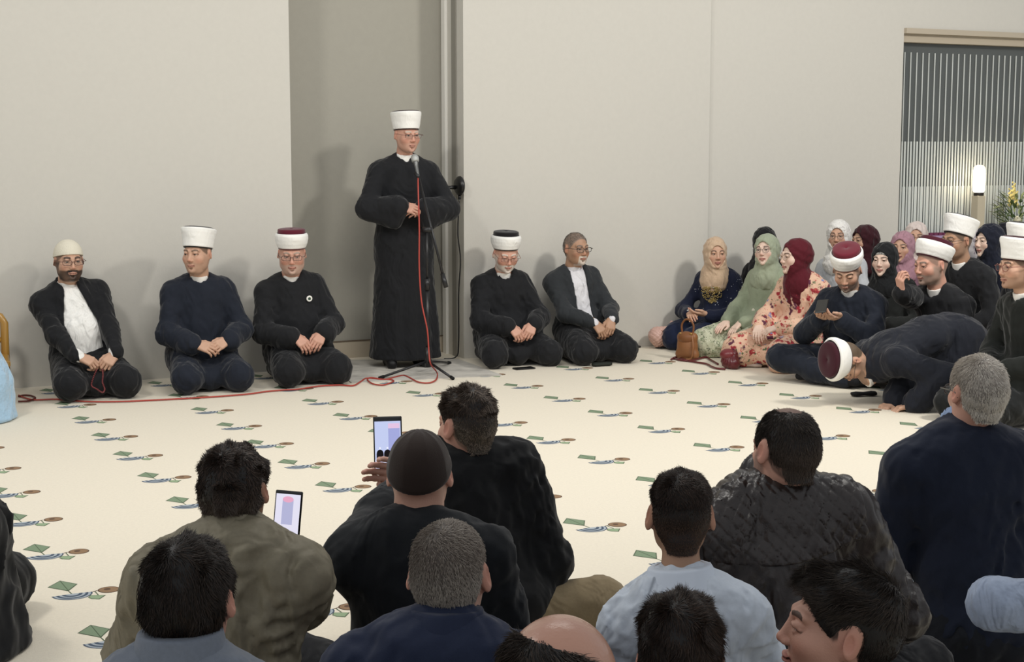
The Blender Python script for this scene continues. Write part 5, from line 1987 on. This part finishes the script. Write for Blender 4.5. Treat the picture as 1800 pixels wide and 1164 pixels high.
# prayer beads in the hands of the skullcap man
b0 = W3(170, 655, 9.44)
pb = []
for x_, y_, d in ((170, 650, 9.45), (164, 664, 9.44), (161, 678, 9.43), (170, 684, 9.42), (180, 690, 9.41), (184, 684, 9.42), (180, 672, 9.43), (181, 660, 9.44), (180, 650, 9.45)):
    pb.append(W3(x_, y_, d - .09))
p = PM()
for q in wire(pb, 5):
    p.lathe([(.0008, -.0055), (.0045, -.003), (.0058, 0), (.0045, .003), (.0008, .0055)], 8, c=q, cap=False)
bd = p.build('prayer_beads', mat('red_beads', '#6e2a2c', .35, spec=.5), smooth=True, label='string of dark red prayer beads hanging from the skullcap man\'s hands', cat='prayer beads')

# gilded wooden chair at the left edge
gold = mat('gilded_wood', '#a9803c', .3, spec=.6, coat=.4)
ch = link('low_chair', None, None, 'golden varnished wooden chair by the wall at the left edge', 'chair')
ch.location = G3(-42, 705)
ch.rotation_euler = (0, 0, R(20))
cz = .52
for sx in (-1, 1):
    PM().tube([(sx * .19, .16, .002), (sx * .19, .17, cz - .05), (sx * .165, .175, cz - .01), (sx * .14, .177, cz)], .026, 10).build('back_post', gold, ch, smooth=True)
    PM().tube([(sx * .19, -.17, .002), (sx * .18, -.16, .24)], .022, 10).build('leg', gold, ch, smooth=True)
PM().tube([(-.16, .177, cz - .012), (.16, .177, cz - .012)], .026, 10).build('top_rail', gold, ch, smooth=True)
PM().tube([(-.18, .172, cz - .16), (.18, .172, cz - .16)], .018, 10).build('cross_rail', gold, ch, smooth=True)
PM().box((0, 0, .25), (.21, .19, .022), bev=.01).build('seat', gold, ch)

# lamp on its column, flowers and cloth by the window
def on_wall(px, yin, z):
    return wallp(wall_s(px, yin), yin, z)


lc = on_wall(1722, -.10, 0)
dd = lc.y
zt = lambda y_: CAMH + (HOR - y_) * dd / FPX
lm = link('column_lamp', None, None, 'glowing glass cylinder lamp on a beige square column before the striped window', 'lamp')
lm.location = lc
lm.rotation_euler = (0, 0, WANG)
PM().box((0, 0, (ZS + zt(343)) / 2), (.042, .042, (zt(343) - ZS) / 2), bev=.004).build('column', mat('beige_column', '#bcb29c', .6), lm)
PM().lathe([(.043, zt(343)), (.045, zt(343) + .004), (.045, zt(338)), (.040, zt(337))], 24).build('collar', mat('dark_metal', '#2a2520', .4), lm, smooth=True)
PM().lathe([(.040, zt(337)), (.050, zt(334)), (.052, zt(320)), (.052, zt(300)), (.046, zt(294)), (.030, zt(291)), (.004, zt(290))], 28).build('glass_shade', mat('lamp_glow', '#fff2dc', .3, emit='#ffe9c4', estr=14.0), lm, smooth=True)

q = PM()
for i in range(26):
    x_ = s4 + .05 + i * .026
    q.tube([MW @ V(x_, .02 + .012 * (i % 2), ZS + .002), MW @ V(x_ + .003, .03 + .012 * (i % 2), ZS + .20)], .0145, 6)
bandm = mat('purple_stripes', '#6b3350', .8, fold=.004, fscale=20)
cl = q.build('folded_cloth', bandm, smooth=True, label='purple ribbed cloth along the foot of the striped window', cat='cloth')
q = PM()
wbox(q, s4 + .03, s4 + .73, .0, .05, ZS + .155, ZS + .175)
q.build('cloth_trim', mat('lilac_trim', '#a893b8', .8), cl)

fo = on_wall(1790, -.12, ZS)
fl_ = link('flower_arrangement', None, None, 'tall arrangement of green leaves, cream roses and yellow spikes on the window ledge', 'flowers')
fl_.location = fo
rng = random.Random(9)
PM().lathe([(.07, .0), (.085, .03), (.09, .10), (.075, .16), (.08, .18)], 24).build('vase', mat('pale_vase', '#c9c4b4', .4), fl_, smooth=True)


def leaf_at(p, c, d, L, w_):
    d = d.normalized()
    sd = d.cross(V(0, 0, 1) if abs(d.z) < .9 else V(1, 0, 0)).normalized()
    up = sd.cross(d)
    v = [c, c + d * L * .35 + sd * w_ + up * w_ * .3, c + d * L * .7 + sd * w_ * .7, c + d * L - up * w_ * .5, c + d * L * .7 - sd * w_ * .7, c + d * L * .35 - sd * w_ + up * w_ * .3, c + d * L * .5 - up * w_ * .2]
    p.add(v, [(0, 1, 6), (1, 2, 6), (2, 3, 6), (3, 4, 6), (4, 5, 6), (5, 0, 6)])


for nm, cc, n_ in (('dark_leaves', '#4c5f38', 170), ('light_leaves', '#9aa478', 150)):
    p = PM()
    for i in range(n_):
        a, e = rng.uniform(0, 6.28), rng.uniform(0, 1)
        rr = .05 + .12 * math.sin(e * 2.6) * rng.uniform(.5, 1)
        c = V(math.cos(a) * rr, math.sin(a) * rr * .6, .16 + e * .36)
        leaf_at(p, c, V(math.cos(a), math.sin(a) * .5, rng.uniform(-.2, 1.2)), rng.uniform(.05, .11), rng.uniform(.007, .014))
    o = p.build(nm, mat(nm, cc, .6, vary=.1), fl_, smooth=False)
    o['kind'] = 'stuff'
for (x_, y_, z_) in ((-.10, -.07, .20), (.02, -.10, .23), (-.02, -.09, .31), (.10, -.06, .27)):
    p = PM()
    for k in range(5):
        rr = .036 - k * .006
        p.lathe([(.003, -.02), (rr * .8, -.012), (rr, .004 + k * .004), (rr * .8, .014 + k * .004)], 12, c=(x_, y_, z_ + k * .001), cap=False)
    p.build('rose', mat('cream_rose', '#dcd8c0', .7), fl_, smooth=True)
for (x_, z_) in ((-.075, .56), (-.045, .62), (-.02, .55)):
    p = PM()
    for k in range(12):
        t = k / 12
        r_ = .020 * (1 - t * .6)
        p.lathe([(.001, -r_), (r_ * .8, -r_ * .3), (r_, .004), (.001, r_)], 8, c=(x_ + .010 * math.sin(k * 2.1), -.04 + .008 * math.cos(k * 1.7), z_ - .12 + t * .15), cap=False)
    p.build('yellow_spike', mat('yellow_bloom', '#e0cf86', .6), fl_, smooth=True)
